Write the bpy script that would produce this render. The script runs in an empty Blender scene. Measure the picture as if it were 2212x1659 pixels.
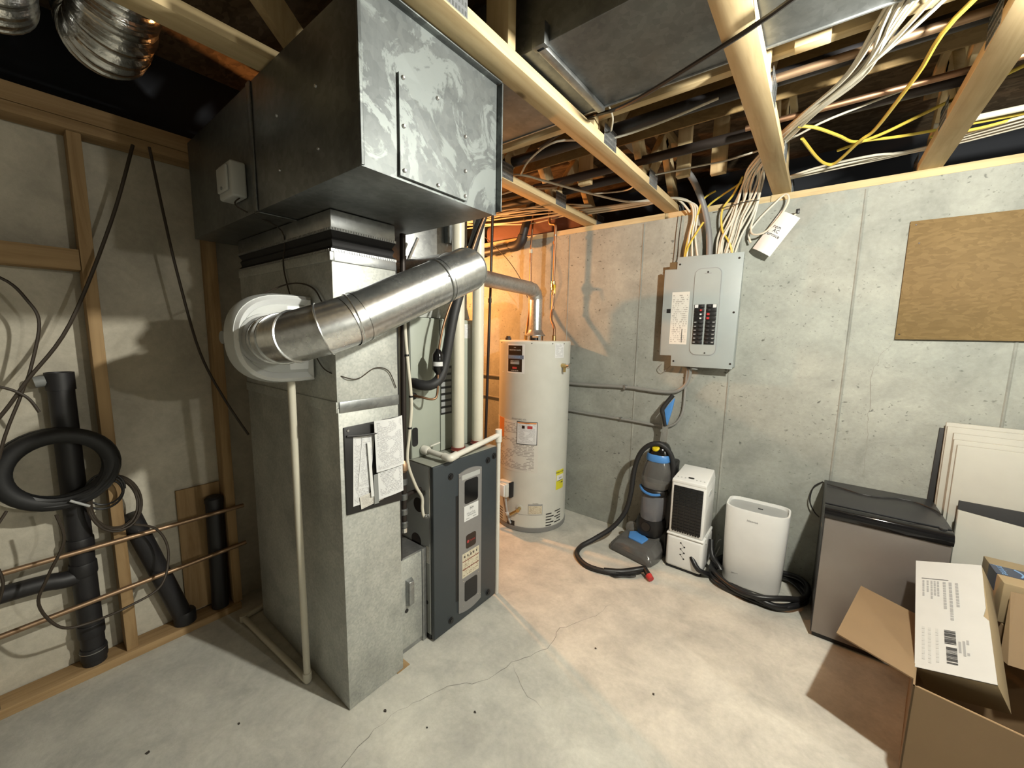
import bpy, bmesh, math, random
from mathutils import Vector, Matrix
V = Vector
random.seed(7)
SC = bpy.context.scene
COL = SC.collection

# ------------------------------------------------------------------ camera
cam_d = bpy.data.cameras.new('camera')
cam_d.sensor_fit = 'HORIZONTAL'; cam_d.sensor_width = 36.0
cam_d.lens = 36.0 * 850.0 / 2212.0
cam_d.clip_start = 0.02; cam_d.clip_end = 60
cam = bpy.data.objects.new('camera', cam_d); COL.objects.link(cam)
_r = V((0.788194, 0.615181, 0.017413)); _d = V((0.091974, -0.089769, -0.991707)); _f = V((-0.608516, 0.783259, -0.127336))
cam.matrix_world = Matrix(((_r.x, -_d.x, -_f.x, 0.0), (_r.y, -_d.y, -_f.y, 0.0), (_r.z, -_d.z, -_f.z, 1.5), (0, 0, 0, 1)))
SC.camera = cam

# ------------------------------------------------------------------ world, lamps, exposure
w = bpy.data.worlds.new('world'); SC.world = w; w.use_nodes = True
w.node_tree.nodes['Background'].inputs[0].default_value = (0.9, 0.92, 1.0, 1)
w.node_tree.nodes['Background'].inputs[1].default_value = 0.0
def lamp(name, loc, watts, color, radius):
    d = bpy.data.lights.new(name, 'POINT'); d.energy = watts; d.color = color; d.shadow_soft_size = radius
    o = bpy.data.objects.new(name, d); o.location = loc; COL.objects.link(o); return o
lamp('ceiling_bulb', (0.42, 1.22, 2.25), 62, (1.0, 0.98, 0.875), 0.03)
lamp('warm_bulb', (-2.8, 2.09, 2.0), 42, (1.0, 0.40, 0.115), 0.035)
lamp('basement_bulb', (2.95, 1.22, 2.10), 28, (1.0, 0.975, 0.88), 0.035)
SC.view_settings.view_transform = 'Standard'
SC.view_settings.look = 'None'
SC.view_settings.gamma = 1.0
SC.view_settings.exposure = 1.8
SC.view_settings.use_curve_mapping = False

# ------------------------------------------------------------------ materials
def new_mat(name):
    m = bpy.data.materials.new(name); m.use_nodes = True
    nt = m.node_tree; b = nt.nodes['Principled BSDF']
    return m, nt, b
def N(nt, t, **kw):
    n = nt.nodes.new(t)
    for k, v in kw.items():
        if k in n.inputs.keys(): n.inputs[k].default_value = v
        else: setattr(n, k, v)
    return n
def L(nt, a, b): nt.links.new(a, b)
def plain(name, col, rough=0.5, metal=0.0, spec=0.5, trans=0.0, alpha=1.0, coat=0.0, bump=0.0, bscale=200):
    m, nt, b = new_mat(name)
    if metal < 0.6: col = tuple(c * 0.72 for c in col)
    b.inputs['Base Color'].default_value = (*col, 1); b.inputs['Roughness'].default_value = rough
    b.inputs['Metallic'].default_value = metal; b.inputs['Specular IOR Level'].default_value = spec
    b.inputs['Transmission Weight'].default_value = trans; b.inputs['Alpha'].default_value = alpha
    b.inputs['Coat Weight'].default_value = coat
    tc = N(nt, 'ShaderNodeTexCoord'); nz = N(nt, 'ShaderNodeTexNoise', Scale=9.0, Detail=4.0)
    L(nt, tc.outputs['Object'], nz.inputs['Vector'])
    mx = N(nt, 'ShaderNodeMix', data_type='RGBA')
    mx.inputs[6].default_value = (*[c * 0.9 for c in col], 1); mx.inputs[7].default_value = (*[min(1, c * 1.07) for c in col], 1)
    L(nt, nz.outputs['Fac'], mx.inputs[0]); L(nt, mx.outputs[2], b.inputs['Base Color'])
    if bump:
        n2 = N(nt, 'ShaderNodeTexNoise', Scale=float(bscale), Detail=3.0); L(nt, tc.outputs['Object'], n2.inputs['Vector'])
        bp = N(nt, 'ShaderNodeBump', Strength=bump, Distance=0.002); L(nt, n2.outputs['Fac'], bp.inputs['Height']); L(nt, bp.outputs['Normal'], b.inputs['Normal'])
    return m
def ramp(nt, fac, stops, interp='LINEAR'):
    r = N(nt, 'ShaderNodeValToRGB'); r.color_ramp.interpolation = interp
    els = r.color_ramp.elements
    while len(els) < len(stops): els.new(0.5)
    for e, (p, c) in zip(els, stops):
        e.position = p; e.color = (*c, 1) if len(c) == 3 else c
    L(nt, fac, r.inputs[0]); return r
def mixc(nt, fac, a, b, blend='MIX'):
    m = N(nt, 'ShaderNodeMix', data_type='RGBA', blend_type=blend)
    for k, v in ((0, fac), (6, a), (7, b)):
        if hasattr(v, 'node'): L(nt, v, m.inputs[k])
        elif k == 0: m.inputs[0].default_value = v
        else: m.inputs[k].default_value = (*v, 1)
    return m.outputs[2]
def concrete(name, light, mid, dark, pits=True, stretch=(1, 1, 1), big=1.1, rough=0.85):
    m, nt, b = new_mat(name)
    g = N(nt, 'ShaderNodeNewGeometry'); mp = N(nt, 'ShaderNodeMapping'); mp.inputs['Scale'].default_value = stretch
    L(nt, g.outputs['Position'], mp.inputs['Vector'])
    def nz(s, d=6.0, r=0.6, dist=0.0):
        n = N(nt, 'ShaderNodeTexNoise', Scale=s, Detail=d, Roughness=r, Distortion=dist); L(nt, mp.outputs[0], n.inputs['Vector']); return n.outputs['Fac']
    base = ramp(nt, nz(big, 8.0, 0.62, 0.3), [(0.32, dark), (0.5, mid), (0.68, light)]).outputs[0]
    blot = ramp(nt, nz(5.5, 6.0, 0.65, 0.6), [(0.3, (0.74, 0.74, 0.74)), (0.62, (1.06, 1.06, 1.05))]).outputs[0]
    c = mixc(nt, 0.75, base, blot, 'MULTIPLY')
    fine = ramp(nt, nz(46, 5.0, 0.7), [(0.25, (0.8, 0.8, 0.79)), (0.7, (1.08, 1.08, 1.08))]).outputs[0]
    c = mixc(nt, 0.6, c, fine, 'MULTIPLY')
    hgt = nz(60, 6.0, 0.7)
    if pits:
        for vs, zs, lo, hi, th, gsc, dk in ((12.0, 1.9, 0.40, 0.52, 0.14, 1.9, 0.36), (26.0, 1.5, 0.42, 0.55, 0.17, 2.7, 0.5), (52.0, 1.2, 0.45, 0.6, 0.2, 3.5, 0.62)):
            vo = N(nt, 'ShaderNodeTexVoronoi', Scale=vs, Randomness=1.0); mp2 = N(nt, 'ShaderNodeMapping'); mp2.inputs['Scale'].default_value = (1, 1, zs)
            wn = N(nt, 'ShaderNodeTexNoise', Scale=22.0, Detail=3.0); L(nt, g.outputs['Position'], wn.inputs['Vector'])
            wv = mixc(nt, 0.06, g.outputs['Position'], wn.outputs['Color'], 'ADD')
            L(nt, wv, mp2.inputs['Vector']); L(nt, mp2.outputs[0], vo.inputs['Vector'])
            gate = ramp(nt, nz(gsc, 3.0), [(lo, (0, 0, 0)), (hi, (1, 1, 1))]).outputs[0]
            pit = ramp(nt, vo.outputs['Distance'], [(th * 0.45, (1, 1, 1)), (th, (0, 0, 0))]).outputs[0]
            pg = mixc(nt, 1.0, pit, gate, 'MULTIPLY')
            c = mixc(nt, pg, c, tuple(x * dk for x in mid))
    L(nt, c, b.inputs['Base Color'])
    b.inputs['Roughness'].default_value = rough; b.inputs['Specular IOR Level'].default_value = 0.3
    bp = N(nt, 'ShaderNodeBump', Strength=0.35, Distance=0.004); L(nt, hgt, bp.inputs['Height']); L(nt, bp.outputs['Normal'], b.inputs['Normal'])
    return m
def wood(name, axis, light, dark, knots=True):
    m, nt, b = new_mat(name)
    tc = N(nt, 'ShaderNodeNewGeometry'); oi = N(nt, 'ShaderNodeObjectInfo')
    mp = N(nt, 'ShaderNodeMapping'); s = [26.0, 26.0, 26.0]; s[axis] = 1.6; mp.inputs['Scale'].default_value = s
    ad = N(nt, 'ShaderNodeVectorMath', operation='ADD'); ml = N(nt, 'ShaderNodeMath', operation='MULTIPLY'); ml.inputs[1].default_value = 37.0
    L(nt, oi.outputs['Random'], ml.inputs[0]); L(nt, tc.outputs['Position'], ad.inputs[0]); L(nt, ml.outputs[0], ad.inputs[1]); L(nt, ad.outputs[0], mp.inputs['Vector'])
    n = N(nt, 'ShaderNodeTexNoise', Scale=1.0, Detail=5.0, Roughness=0.6, Distortion=0.8); L(nt, mp.outputs[0], n.inputs['Vector'])
    c = ramp(nt, n.outputs['Fac'], [(0.3, dark), (0.55, light), (0.75, tuple(min(1, x * 1.1) for x in light))]).outputs[0]
    n2 = N(nt, 'ShaderNodeTexNoise', Scale=3.0, Detail=3.0); L(nt, ad.outputs[0], n2.inputs['Vector'])
    c = mixc(nt, 0.5, c, ramp(nt, n2.outputs['Fac'], [(0.3, (0.7, 0.68, 0.66)), (0.65, (1.05, 1.05, 1.05))]).outputs[0], 'MULTIPLY')
    if knots:
        vo = N(nt, 'ShaderNodeTexVoronoi', Scale=4.2); mp3 = N(nt, 'ShaderNodeMapping'); s3 = [1.0, 1.0, 1.0]; s3[axis] = 0.55; mp3.inputs['Scale'].default_value = s3
        L(nt, ad.outputs[0], mp3.inputs['Vector']); L(nt, mp3.outputs[0], vo.inputs['Vector'])
        k = ramp(nt, vo.outputs['Distance'], [(0.035, (1, 1, 1)), (0.075, (0, 0, 0))]).outputs[0]
        c = mixc(nt, k, c, tuple(x * 0.35 for x in dark))
    L(nt, c, b.inputs['Base Color']); b.inputs['Roughness'].default_value = 0.75; b.inputs['Specular IOR Level'].default_value = 0.25
    bp = N(nt, 'ShaderNodeBump', Strength=0.2, Distance=0.001); L(nt, n.outputs['Fac'], bp.inputs['Height']); L(nt, bp.outputs['Normal'], b.inputs['Normal'])
    return m
def osb(name, a, bcol, c3, scale=16.0, str_=(1, 1, 2.2)):
    m, nt, b = new_mat(name)
    g = N(nt, 'ShaderNodeNewGeometry'); mp = N(nt, 'ShaderNodeMapping'); mp.inputs['Scale'].default_value = str_
    L(nt, g.outputs['Position'], mp.inputs['Vector'])
    n = N(nt, 'ShaderNodeTexNoise', Scale=6.0, Detail=3.0); L(nt, mp.outputs[0], n.inputs['Vector'])
    wv = mixc(nt, 0.13, mp.outputs[0], n.outputs['Color'], 'ADD')
    vo = N(nt, 'ShaderNodeTexVoronoi', Scale=scale); L(nt, wv, vo.inputs['Vector'])
    sp = N(nt, 'ShaderNodeSeparateColor'); L(nt, vo.outputs['Color'], sp.inputs[0])
    c = ramp(nt, sp.outputs[0], [(0.1, a), (0.5, bcol), (0.92, c3)]).outputs[0]
    n2 = N(nt, 'ShaderNodeTexNoise', Scale=2.0, Detail=6.0); L(nt, g.outputs['Position'], n2.inputs['Vector'])
    c = mixc(nt, 0.7, c, ramp(nt, n2.outputs['Fac'], [(0.3, (0.72, 0.7, 0.68)), (0.62, (1.05, 1.05, 1.05))]).outputs[0], 'MULTIPLY')
    L(nt, c, b.inputs['Base Color']); b.inputs['Roughness'].default_value = 0.7; b.inputs['Specular IOR Level'].default_value = 0.25
    bp = N(nt, 'ShaderNodeBump', Strength=0.25, Distance=0.002); L(nt, sp.outputs[1], bp.inputs['Height']); L(nt, bp.outputs['Normal'], b.inputs['Normal'])
    return m
def galv(name, lo, hi, rough=(0.28, 0.48), spangle=55.0, patch=3.0, metal=0.9, white=0.0):
    m, nt, b = new_mat(name)
    g = N(nt, 'ShaderNodeNewGeometry')
    vo = N(nt, 'ShaderNodeTexVoronoi', Scale=spangle); n = N(nt, 'ShaderNodeTexNoise', Scale=patch, Detail=8.0, Roughness=0.62, Distortion=0.5)
    L(nt, g.outputs['Position'], n.inputs['Vector']); L(nt, g.outputs['Position'], vo.inputs['Vector'])
    sp = N(nt, 'ShaderNodeSeparateColor'); L(nt, vo.outputs['Color'], sp.inputs[0])
    c = ramp(nt, n.outputs['Fac'], [(0.36, lo), (0.6, hi)]).outputs[0]
    s2 = ramp(nt, sp.outputs[0], [(0.0, (0.84, 0.85, 0.86)), (1.0, (1.1, 1.1, 1.1))]).outputs[0]
    c = mixc(nt, 0.8, c, s2, 'MULTIPLY')
    mt = N(nt, 'ShaderNodeMapRange'); mt.inputs[3].default_value = metal; mt.inputs[4].default_value = metal
    if white:
        n3 = N(nt, 'ShaderNodeTexNoise', Scale=5.5, Detail=7.0, Roughness=0.66, Distortion=1.2); L(nt, g.outputs['Position'], n3.inputs['Vector'])
        wm = ramp(nt, n3.outputs['Fac'], [(0.5, (0, 0, 0)), (0.54, (1, 1, 1))]).outputs[0]
        wf = mixc(nt, 1.0, wm, (white, white, white), 'MULTIPLY')
        c = mixc(nt, wf, c, (0.175, 0.195, 0.192))
        L(nt, wf, mt.inputs[0]); mt.inputs[4].default_value = 0.45
        L(nt, mt.outputs[0], b.inputs['Metallic'])
    else: b.inputs['Metallic'].default_value = metal
    L(nt, c, b.inputs['Base Color'])
    r = N(nt, 'ShaderNodeMapRange'); r.inputs[3].default_value = rough[0]; r.inputs[4].default_value = rough[1]
    L(nt, n.outputs['Fac'], r.inputs[0]); L(nt, r.outputs[0], b.inputs['Roughness'])
    bp = N(nt, 'ShaderNodeBump', Strength=0.12, Distance=0.004); L(nt, n.outputs['Fac'], bp.inputs['Height']); L(nt, bp.outputs['Normal'], b.inputs['Normal'])
    return m
def printed(name, base, ink, rows=30.0, cols=1.0, dens=0.5, rough=0.7, wide=30.0):
    m, nt, b = new_mat(name); base = tuple(c * 0.74 for c in base); ink = tuple(c * 0.74 for c in ink)
    uv = N(nt, 'ShaderNodeUVMap'); s = N(nt, 'ShaderNodeSeparateXYZ'); L(nt, uv.outputs[0], s.inputs[0])
    def mth(op, a, v=None):
        n = N(nt, 'ShaderNodeMath', operation=op)
        if hasattr(a, 'node'): L(nt, a, n.inputs[0])
        else: n.inputs[0].default_value = a
        if v is not None:
            if hasattr(v, 'node'): L(nt, v, n.inputs[1])
            else: n.inputs[1].default_value = v
        return n.outputs[0]
    vr = mth('MULTIPLY', s.outputs[1], rows); line = mth('LESS_THAN', mth('FRACT', vr), 0.5)
    cb = N(nt, 'ShaderNodeCombineXYZ'); L(nt, mth('MULTIPLY', s.outputs[0], wide), cb.inputs[0]); L(nt, mth('MULTIPLY', mth('FLOOR', vr), 7.31), cb.inputs[1])
    nz = N(nt, 'ShaderNodeTexNoise', Scale=1.0, Detail=1.0); L(nt, cb.outputs[0], nz.inputs['Vector'])
    word = mth('LESS_THAN', nz.outputs['Fac'], dens)
    cb2 = N(nt, 'ShaderNodeCombineXYZ'); L(nt, mth('MULTIPLY', s.outputs[0], 3.0), cb2.inputs[0]); L(nt, mth('MULTIPLY', s.outputs[1], 6.0), cb2.inputs[1])
    bl = N(nt, 'ShaderNodeTexNoise', Scale=1.0, Detail=0.0); L(nt, cb2.outputs[0], bl.inputs['Vector'])
    block = mth('LESS_THAN', bl.outputs['Fac'], 0.58)
    mx = mth('LESS_THAN', mth('ABSOLUTE', mth('SUBTRACT', s.outputs[0], 0.5)), 0.44); my = mth('LESS_THAN', mth('ABSOLUTE', mth('SUBTRACT', s.outputs[1], 0.5)), 0.46)
    f = mth('MULTIPLY', mth('MULTIPLY', line, word), mth('MULTIPLY', mth('MULTIPLY', mx, my), block))
    L(nt, mixc(nt, mth('MULTIPLY', f, 0.8), base, ink), b.inputs['Base Color'])
    b.inputs['Roughness'].default_value = rough; b.inputs['Specular IOR Level'].default_value = 0.3
    return m
MT = {}
MT['wall'] = concrete('poured_concrete_wall', (0.335, 0.345, 0.31), (0.295, 0.305, 0.275), (0.245, 0.255, 0.232))
MT['seam'] = concrete('form_seam_concrete', (0.29, 0.295, 0.265), (0.24, 0.245, 0.22), (0.195, 0.2, 0.18), pits=False, big=3.0)
MT['wall2'] = concrete('beige_concrete_wall', (0.55, 0.51, 0.42), (0.50, 0.46, 0.375), (0.42, 0.385, 0.315), pits=False)
MT['floor'] = concrete('concrete_floor', (0.58, 0.565, 0.50), (0.50, 0.49, 0.44), (0.39, 0.385, 0.35), pits=False, big=2.2)
MT['drywall'] = plain('drywall', (0.55, 0.52, 0.46), 0.9)
PINE = ((0.52, 0.41, 0.235), (0.41, 0.305, 0.16))
for ax, k in enumerate('xyz'): MT['wood' + k] = wood('pine_' + k, ax, *PINE)
STUD = ((0.36, 0.24, 0.12), (0.25, 0.155, 0.07))
for ax, k in enumerate('xyz'): MT['stud' + k] = wood('old_lumber_' + k, ax, *STUD)
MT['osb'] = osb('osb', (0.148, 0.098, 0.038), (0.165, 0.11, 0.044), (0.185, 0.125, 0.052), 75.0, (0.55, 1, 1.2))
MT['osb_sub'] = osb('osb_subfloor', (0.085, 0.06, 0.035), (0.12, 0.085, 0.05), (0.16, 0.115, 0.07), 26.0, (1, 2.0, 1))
MT['rim'] = plain('dark_void_black', (0.012, 0.015, 0.022), 0.8)  # near-black colour standing in for the dark void above the wall tops
MT['pink'] = plain('pink_insulation', (0.24, 0.125, 0.105), 0.95, bump=0.8, bscale=60)
MT['galv'] = galv('galvanized_sheet', (0.27, 0.28, 0.28), (0.42, 0.43, 0.43), white=0.0)
MT['galv_white'] = galv('galvanized_oxidised', (0.07, 0.077, 0.078), (0.12, 0.13, 0.13), (0.45, 0.62), metal=0.6, white=0.8)
MT['galv_green'] = galv('galvanized_drop', (0.36, 0.37, 0.345), (0.48, 0.49, 0.455), (0.5, 0.66), 130.0, 5.0, metal=0.5)
MT['galv_dark'] = galv('galvanized_old', (0.13, 0.137, 0.137), (0.22, 0.23, 0.228), (0.35, 0.55))
MT['pipe_metal'] = galv('bright_round_pipe', (0.62, 0.63, 0.63), (0.80, 0.81, 0.81), (0.2, 0.34), 90.0, 2.5, metal=0.97)
MT['flue_metal'] = galv('flue_pipe_metal', (0.36, 0.36, 0.35), (0.5, 0.5, 0.49), (0.35, 0.5), 90.0, 2.5)
MT['plate'] = galv('truss_plate_steel', (0.5, 0.52, 0.54), (0.68, 0.7, 0.72), (0.25, 0.4), 30.0)
MT['chrome'] = plain('bright_steel', (0.75, 0.75, 0.74), 0.25, 1.0)
MT['screw'] = plain('screw_steel', (0.6, 0.6, 0.6), 0.35, 1.0)
MT['canvas'] = plain('black_canvas', (0.012, 0.011, 0.012), 0.75)
MT['furn_body'] = plain('furnace_grey_steel', (0.30, 0.31, 0.295), 0.4, 0.3)
MT['furn_front'] = plain('charcoal_enamel', (0.042, 0.052, 0.06), 0.42, bump=0.1, bscale=500)
MT['furn_top'] = plain('furnace_top_grey', (0.33, 0.34, 0.29), 0.5)
MT['strip'] = plain('badge_strip_grey', (0.26, 0.255, 0.25), 0.4)
MT['coil'] = plain('coil_case_grey_green', (0.42, 0.455, 0.39), 0.45)
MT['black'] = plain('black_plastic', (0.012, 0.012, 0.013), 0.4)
MT['black_rough'] = plain('black_rubber', (0.016, 0.016, 0.017), 0.6)
MT['abs'] = plain('black_abs', (0.02, 0.019, 0.021), 0.5)
MT['glass_black'] = plain('smoked_window', (0.006, 0.006, 0.007), 0.12)
MT['pvc'] = plain('cream_pvc', (0.74, 0.70, 0.57), 0.4)
MT['pvc_white'] = plain('white_pvc', (0.78, 0.76, 0.68), 0.38)
MT['red'] = plain('red_brown_rubber', (0.25, 0.045, 0.03), 0.5)
MT['red_bright'] = plain('red_plastic', (0.6, 0.04, 0.04), 0.4)
MT['white'] = plain('white_plastic', (1.0, 1.0, 0.97), 0.4)
MT['white_cool'] = plain('white_enamel', (0.78, 0.79, 0.78), 0.35)
MT['grey_mid'] = plain('grey_plastic', (0.28, 0.29, 0.28), 0.5)
MT['grey_light'] = plain('light_grey_plastic', (0.50, 0.51, 0.50), 0.45)
MT['tank'] = plain('heater_grey_enamel', (0.74, 0.745, 0.68), 0.38)
MT['tank_base'] = plain('heater_base_grey', (0.26, 0.26, 0.25), 0.45)
MT['copper'] = plain('copper', (0.34, 0.20, 0.12), 0.48, 1.0)
MT['copper_old'] = plain('old_copper', (0.36, 0.24, 0.15), 0.45, 0.85)
MT['brass'] = plain('brass', (0.55, 0.42, 0.2), 0.3, 1.0)
MT['iron'] = plain('black_iron_pipe', (0.045, 0.035, 0.03), 0.45, 0.5)
MT['panel'] = plain('panel_grey_enamel', (0.40, 0.445, 0.44), 0.45)
MT['panel_in'] = plain('panel_grey_inner', (0.42, 0.465, 0.455), 0.42)
MT['brown'] = plain('brown_knockout', (0.16, 0.10, 0.04), 0.6)
MT['conduit'] = plain('grey_conduit', (0.30, 0.30, 0.28), 0.45)
MT['cable_w'] = plain('white_cable', (0.74, 0.70, 0.58), 0.45)
MT['cable_y'] = plain('yellow_cable', (0.72, 0.55, 0.08), 0.45)
MT['cable_g'] = plain('grey_cable', (0.22, 0.22, 0.22), 0.5)
MT['cable_b'] = plain('black_cable', (0.015, 0.014, 0.014), 0.5)
MT['cable_br'] = plain('brown_cable', (0.05, 0.035, 0.022), 0.6)
MT['paper'] = plain('white_paper', (0.82, 0.83, 0.82), 0.8)
MT['print'] = printed('printed_paper', (0.78, 0.79, 0.79), (0.34, 0.34, 0.36), 52.0, dens=0.55)
MT['print_dense'] = printed('printed_label', (0.70, 0.68, 0.62), (0.30, 0.27, 0.25), 34.0, dens=0.56, wide=22)
MT['print_cream'] = printed('cream_label', (0.72, 0.66, 0.50), (0.25, 0.16, 0.1), 14.0, dens=0.5, wide=16)
MT['directory'] = printed('panel_directory', (0.76, 0.73, 0.66), (0.36, 0.33, 0.30), 26.0, dens=0.52, wide=14)
MT['ink'] = plain('ink_black', (0.02, 0.02, 0.022), 0.6)
MT['ink_grey'] = plain('ink_grey', (0.33, 0.34, 0.34), 0.7)
MT['ink_red'] = plain('ink_red', (0.5, 0.05, 0.05), 0.5)
MT['ink_white'] = plain('ink_white', (0.8, 0.8, 0.78), 0.5)
MT['label_black'] = plain('label_black', (0.022, 0.012, 0.008), 0.35)
MT['orange'] = plain('label_orange', (0.8, 0.3, 0.08), 0.5)
MT['yellow'] = plain('yellow_label', (0.82, 0.76, 0.04), 0.5)
MT['yellow_p'] = plain('yellow_plastic', (0.85, 0.66, 0.02), 0.35)
MT['blue'] = plain('blue_plastic', (0.09, 0.30, 0.72), 0.35)
MT['blue_label'] = plain('blue_grey_label', (0.16, 0.19, 0.27), 0.5)
MT['smoke'] = plain('smoked_clear_plastic', (0.62, 0.61, 0.58), 0.12, trans=0.8)
MT['smoke_tank'] = plain('smoked_tank', (0.26, 0.265, 0.29), 0.18, trans=0.3)
MT['clear'] = plain('clear_grey_plastic', (0.75, 0.74, 0.70), 0.15, trans=0.8)
MT['fridge_front'] = plain('brushed_steel_front', (0.30, 0.27, 0.25), 0.42, 0.75)
MT['fridge_black'] = plain('black_fridge_case', (0.018, 0.018, 0.019), 0.35, bump=0.3, bscale=350)
MT['fridge_top'] = plain('black_fridge_top', (0.03, 0.031, 0.033), 0.38, bump=0.2, bscale=350)
MT['gloss_black'] = plain('gloss_black', (0.008, 0.008, 0.009), 0.12)
MT['board'] = plain('off_white_board', (0.50, 0.49, 0.43), 0.6)
MT['card'] = plain('cardboard', (0.25, 0.165, 0.085), 0.8, bump=0.1, bscale=80)
MT['card_in'] = plain('cardboard_inside', (0.36, 0.235, 0.12), 0.85)
MT['card_light'] = plain('cardboard_light', (0.36, 0.27, 0.15), 0.8)
MT['box_white'] = plain('white_carton', (0.56, 0.57, 0.555), 0.6)
MT['tape_blue'] = plain('dark_blue_tape', (0.035, 0.05, 0.09), 0.35)
MT['prime'] = plain('light_blue_print', (0.22, 0.42, 0.72), 0.5)
MT['crack'] = plain('crack_dark', (0.30, 0.285, 0.25), 0.95)
MT['foil'] = plain('foil_flex', (0.62, 0.62, 0.60), 0.22, 0.95, bump=0.9, bscale=45)
MT['zinc_duct'] = MT['galv']
MT['lam_dirt'] = plain('dirt_chip', (0.06, 0.05, 0.04), 0.9)
MT['hum_white'] = plain('humidifier_white', (1.0, 1.02, 1.02), 0.3)
MT['hum_grey'] = plain('humidifier_grey', (0.62, 0.64, 0.62), 0.4)

# ------------------------------------------------------------------ mesh building
class MB:
    def __init__(s): s.v = []; s.f = []; s.uv = {}
    def add(s, vs, fs):
        o = len(s.v); s.v += [V(p) for p in vs]; s.f += [tuple(i + o for i in f) for f in fs]; return s
    def box(s, x0, x1, y0, y1, z0, z1):
        return s.add([(x0, y0, z0), (x1, y0, z0), (x1, y1, z0), (x0, y1, z0), (x0, y0, z1), (x1, y0, z1), (x1, y1, z1), (x0, y1, z1)],
                     [(0, 3, 2, 1), (4, 5, 6, 7), (0, 1, 5, 4), (1, 2, 6, 5), (2, 3, 7, 6), (3, 0, 4, 7)])
    def beam(s, a, b, wd, th, up=(0, 0, 1)):
        a = V(a); b = V(b); d = (b - a).normalized(); sd = d.cross(V(up)).normalized(); u = sd.cross(d)
        c = []
        for p in (a, b):
            for i, j in ((-1, -1), (1, -1), (1, 1), (-1, 1)): c.append(p + sd * i * wd / 2 + u * j * th / 2)
        return s.add(c, [(0, 1, 2, 3), (7, 6, 5, 4), (0, 4, 5, 1), (1, 5, 6, 2), (2, 6, 7, 3), (3, 7, 4, 0)])
    def cyl(s, a, b, r, r2=None, n=20, caps=True):
        r2 = r if r2 is None else r2; a = V(a); b = V(b); d = (b - a).normalized()
        t = V((0, 0, 1)) if abs(d.z) < .9 else V((1, 0, 0)); x = d.cross(t).normalized(); y = d.cross(x)
        vs = []
        for p, rr in ((a, r), (b, r2)):
            for i in range(n):
                q = 2 * math.pi * i / n; vs.append(p + x * math.cos(q) * rr + y * math.sin(q) * rr)
        fs = [(i, n + i, n + (i + 1) % n, (i + 1) % n) for i in range(n)]
        if caps: fs += [tuple(range(n)), tuple(range(2 * n - 1, n - 1, -1))]
        return s.add(vs, fs)
    def tube(s, pts, r, n=8, sub=6, closed=False, rf=None, caps=True):
        P = [V(p) for p in pts]
        if sub > 1 and len(P) > 2:
            Q = []; m = len(P); rng = range(m if closed else m - 1)
            for i in rng:
                p0 = P[(i - 1) % m] if closed or i > 0 else P[i]; p1 = P[i]; p2 = P[(i + 1) % m]
                p3 = P[(i + 2) % m] if closed or i + 2 < m else p2
                for k in range(sub):
                    t = k / sub
                    Q.append(0.5 * ((2 * p1) + (p2 - p0) * t + (2 * p0 - 5 * p1 + 4 * p2 - p3) * t * t + (3 * p1 - p0 - 3 * p2 + p3) * t ** 3))
            if not closed: Q.append(P[-1])
            P = Q
        m = len(P); vs = []; fs = []; u = None
        for i, p in enumerate(P):
            if closed: d = (P[(i + 1) % m] - P[i - 1]).normalized()
            else: d = (P[min(i + 1, m - 1)] - P[max(i - 1, 0)]).normalized()
            if u is None: u = d.cross(V((0, 0, 1)) if abs(d.z) < .9 else V((1, 0, 0))).normalized()
            else: u = (u - d * u.dot(d)).normalized()
            v = d.cross(u); rr = r * (rf(i / (m - 1)) if rf else 1)
            for k in range(n):
                q = 2 * math.pi * k / n; vs.append(p + u * math.cos(q) * rr + v * math.sin(q) * rr)
        for i in range(m if closed else m - 1):
            a = i * n; b = ((i + 1) % m) * n
            for k in range(n): fs.append((a + k, a + (k + 1) % n, b + (k + 1) % n, b + k))
        if not closed and caps: fs += [tuple(range(n - 1, -1, -1)), tuple(range((m - 1) * n, m * n))]
        return s.add(vs, fs)
    def lathe(s, c, prof, n=32, axis=(0, 0, 1), cap=True):
        c = V(c); d = V(axis).normalized(); t = V((1, 0, 0)) if abs(d.x) < .9 else V((0, 1, 0)); y = d.cross(t).normalized(); x = y.cross(d)
        vs = []; m = len(prof)
        for r, h in prof:
            for i in range(n):
                q = 2 * math.pi * i / n; vs.append(c + d * h + x * math.cos(q) * r + y * math.sin(q) * r)
        fs = []
        for j in range(m - 1):
            for i in range(n): fs.append((j * n + i, j * n + (i + 1) % n, (j + 1) * n + (i + 1) % n, (j + 1) * n + i))
        if cap: fs += [tuple(range(n - 1, -1, -1)), tuple(range((m - 1) * n, m * n))]
        return s.add(vs, fs)
    def prism(s, poly, vec):
        P = [V(p) for p in poly]; vec = V(vec); n = len(P)
        return s.add(P + [p + vec for p in P], [tuple(range(n - 1, -1, -1)), tuple(range(n, 2 * n))] + [(i, (i + 1) % n, n + (i + 1) % n, n + i) for i in range(n)])
    def loft(s, rings, cap=True):
        n = len(rings[0]); vs = [p for r in rings for p in r]; fs = []
        for j in range(len(rings) - 1):
            for i in range(n): fs.append((j * n + i, j * n + (i + 1) % n, (j + 1) * n + (i + 1) % n, (j + 1) * n + i))
        if cap: fs += [tuple(range(n - 1, -1, -1)), tuple(range((len(rings) - 1) * n, len(rings) * n))]
        return s.add(vs, fs)
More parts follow.
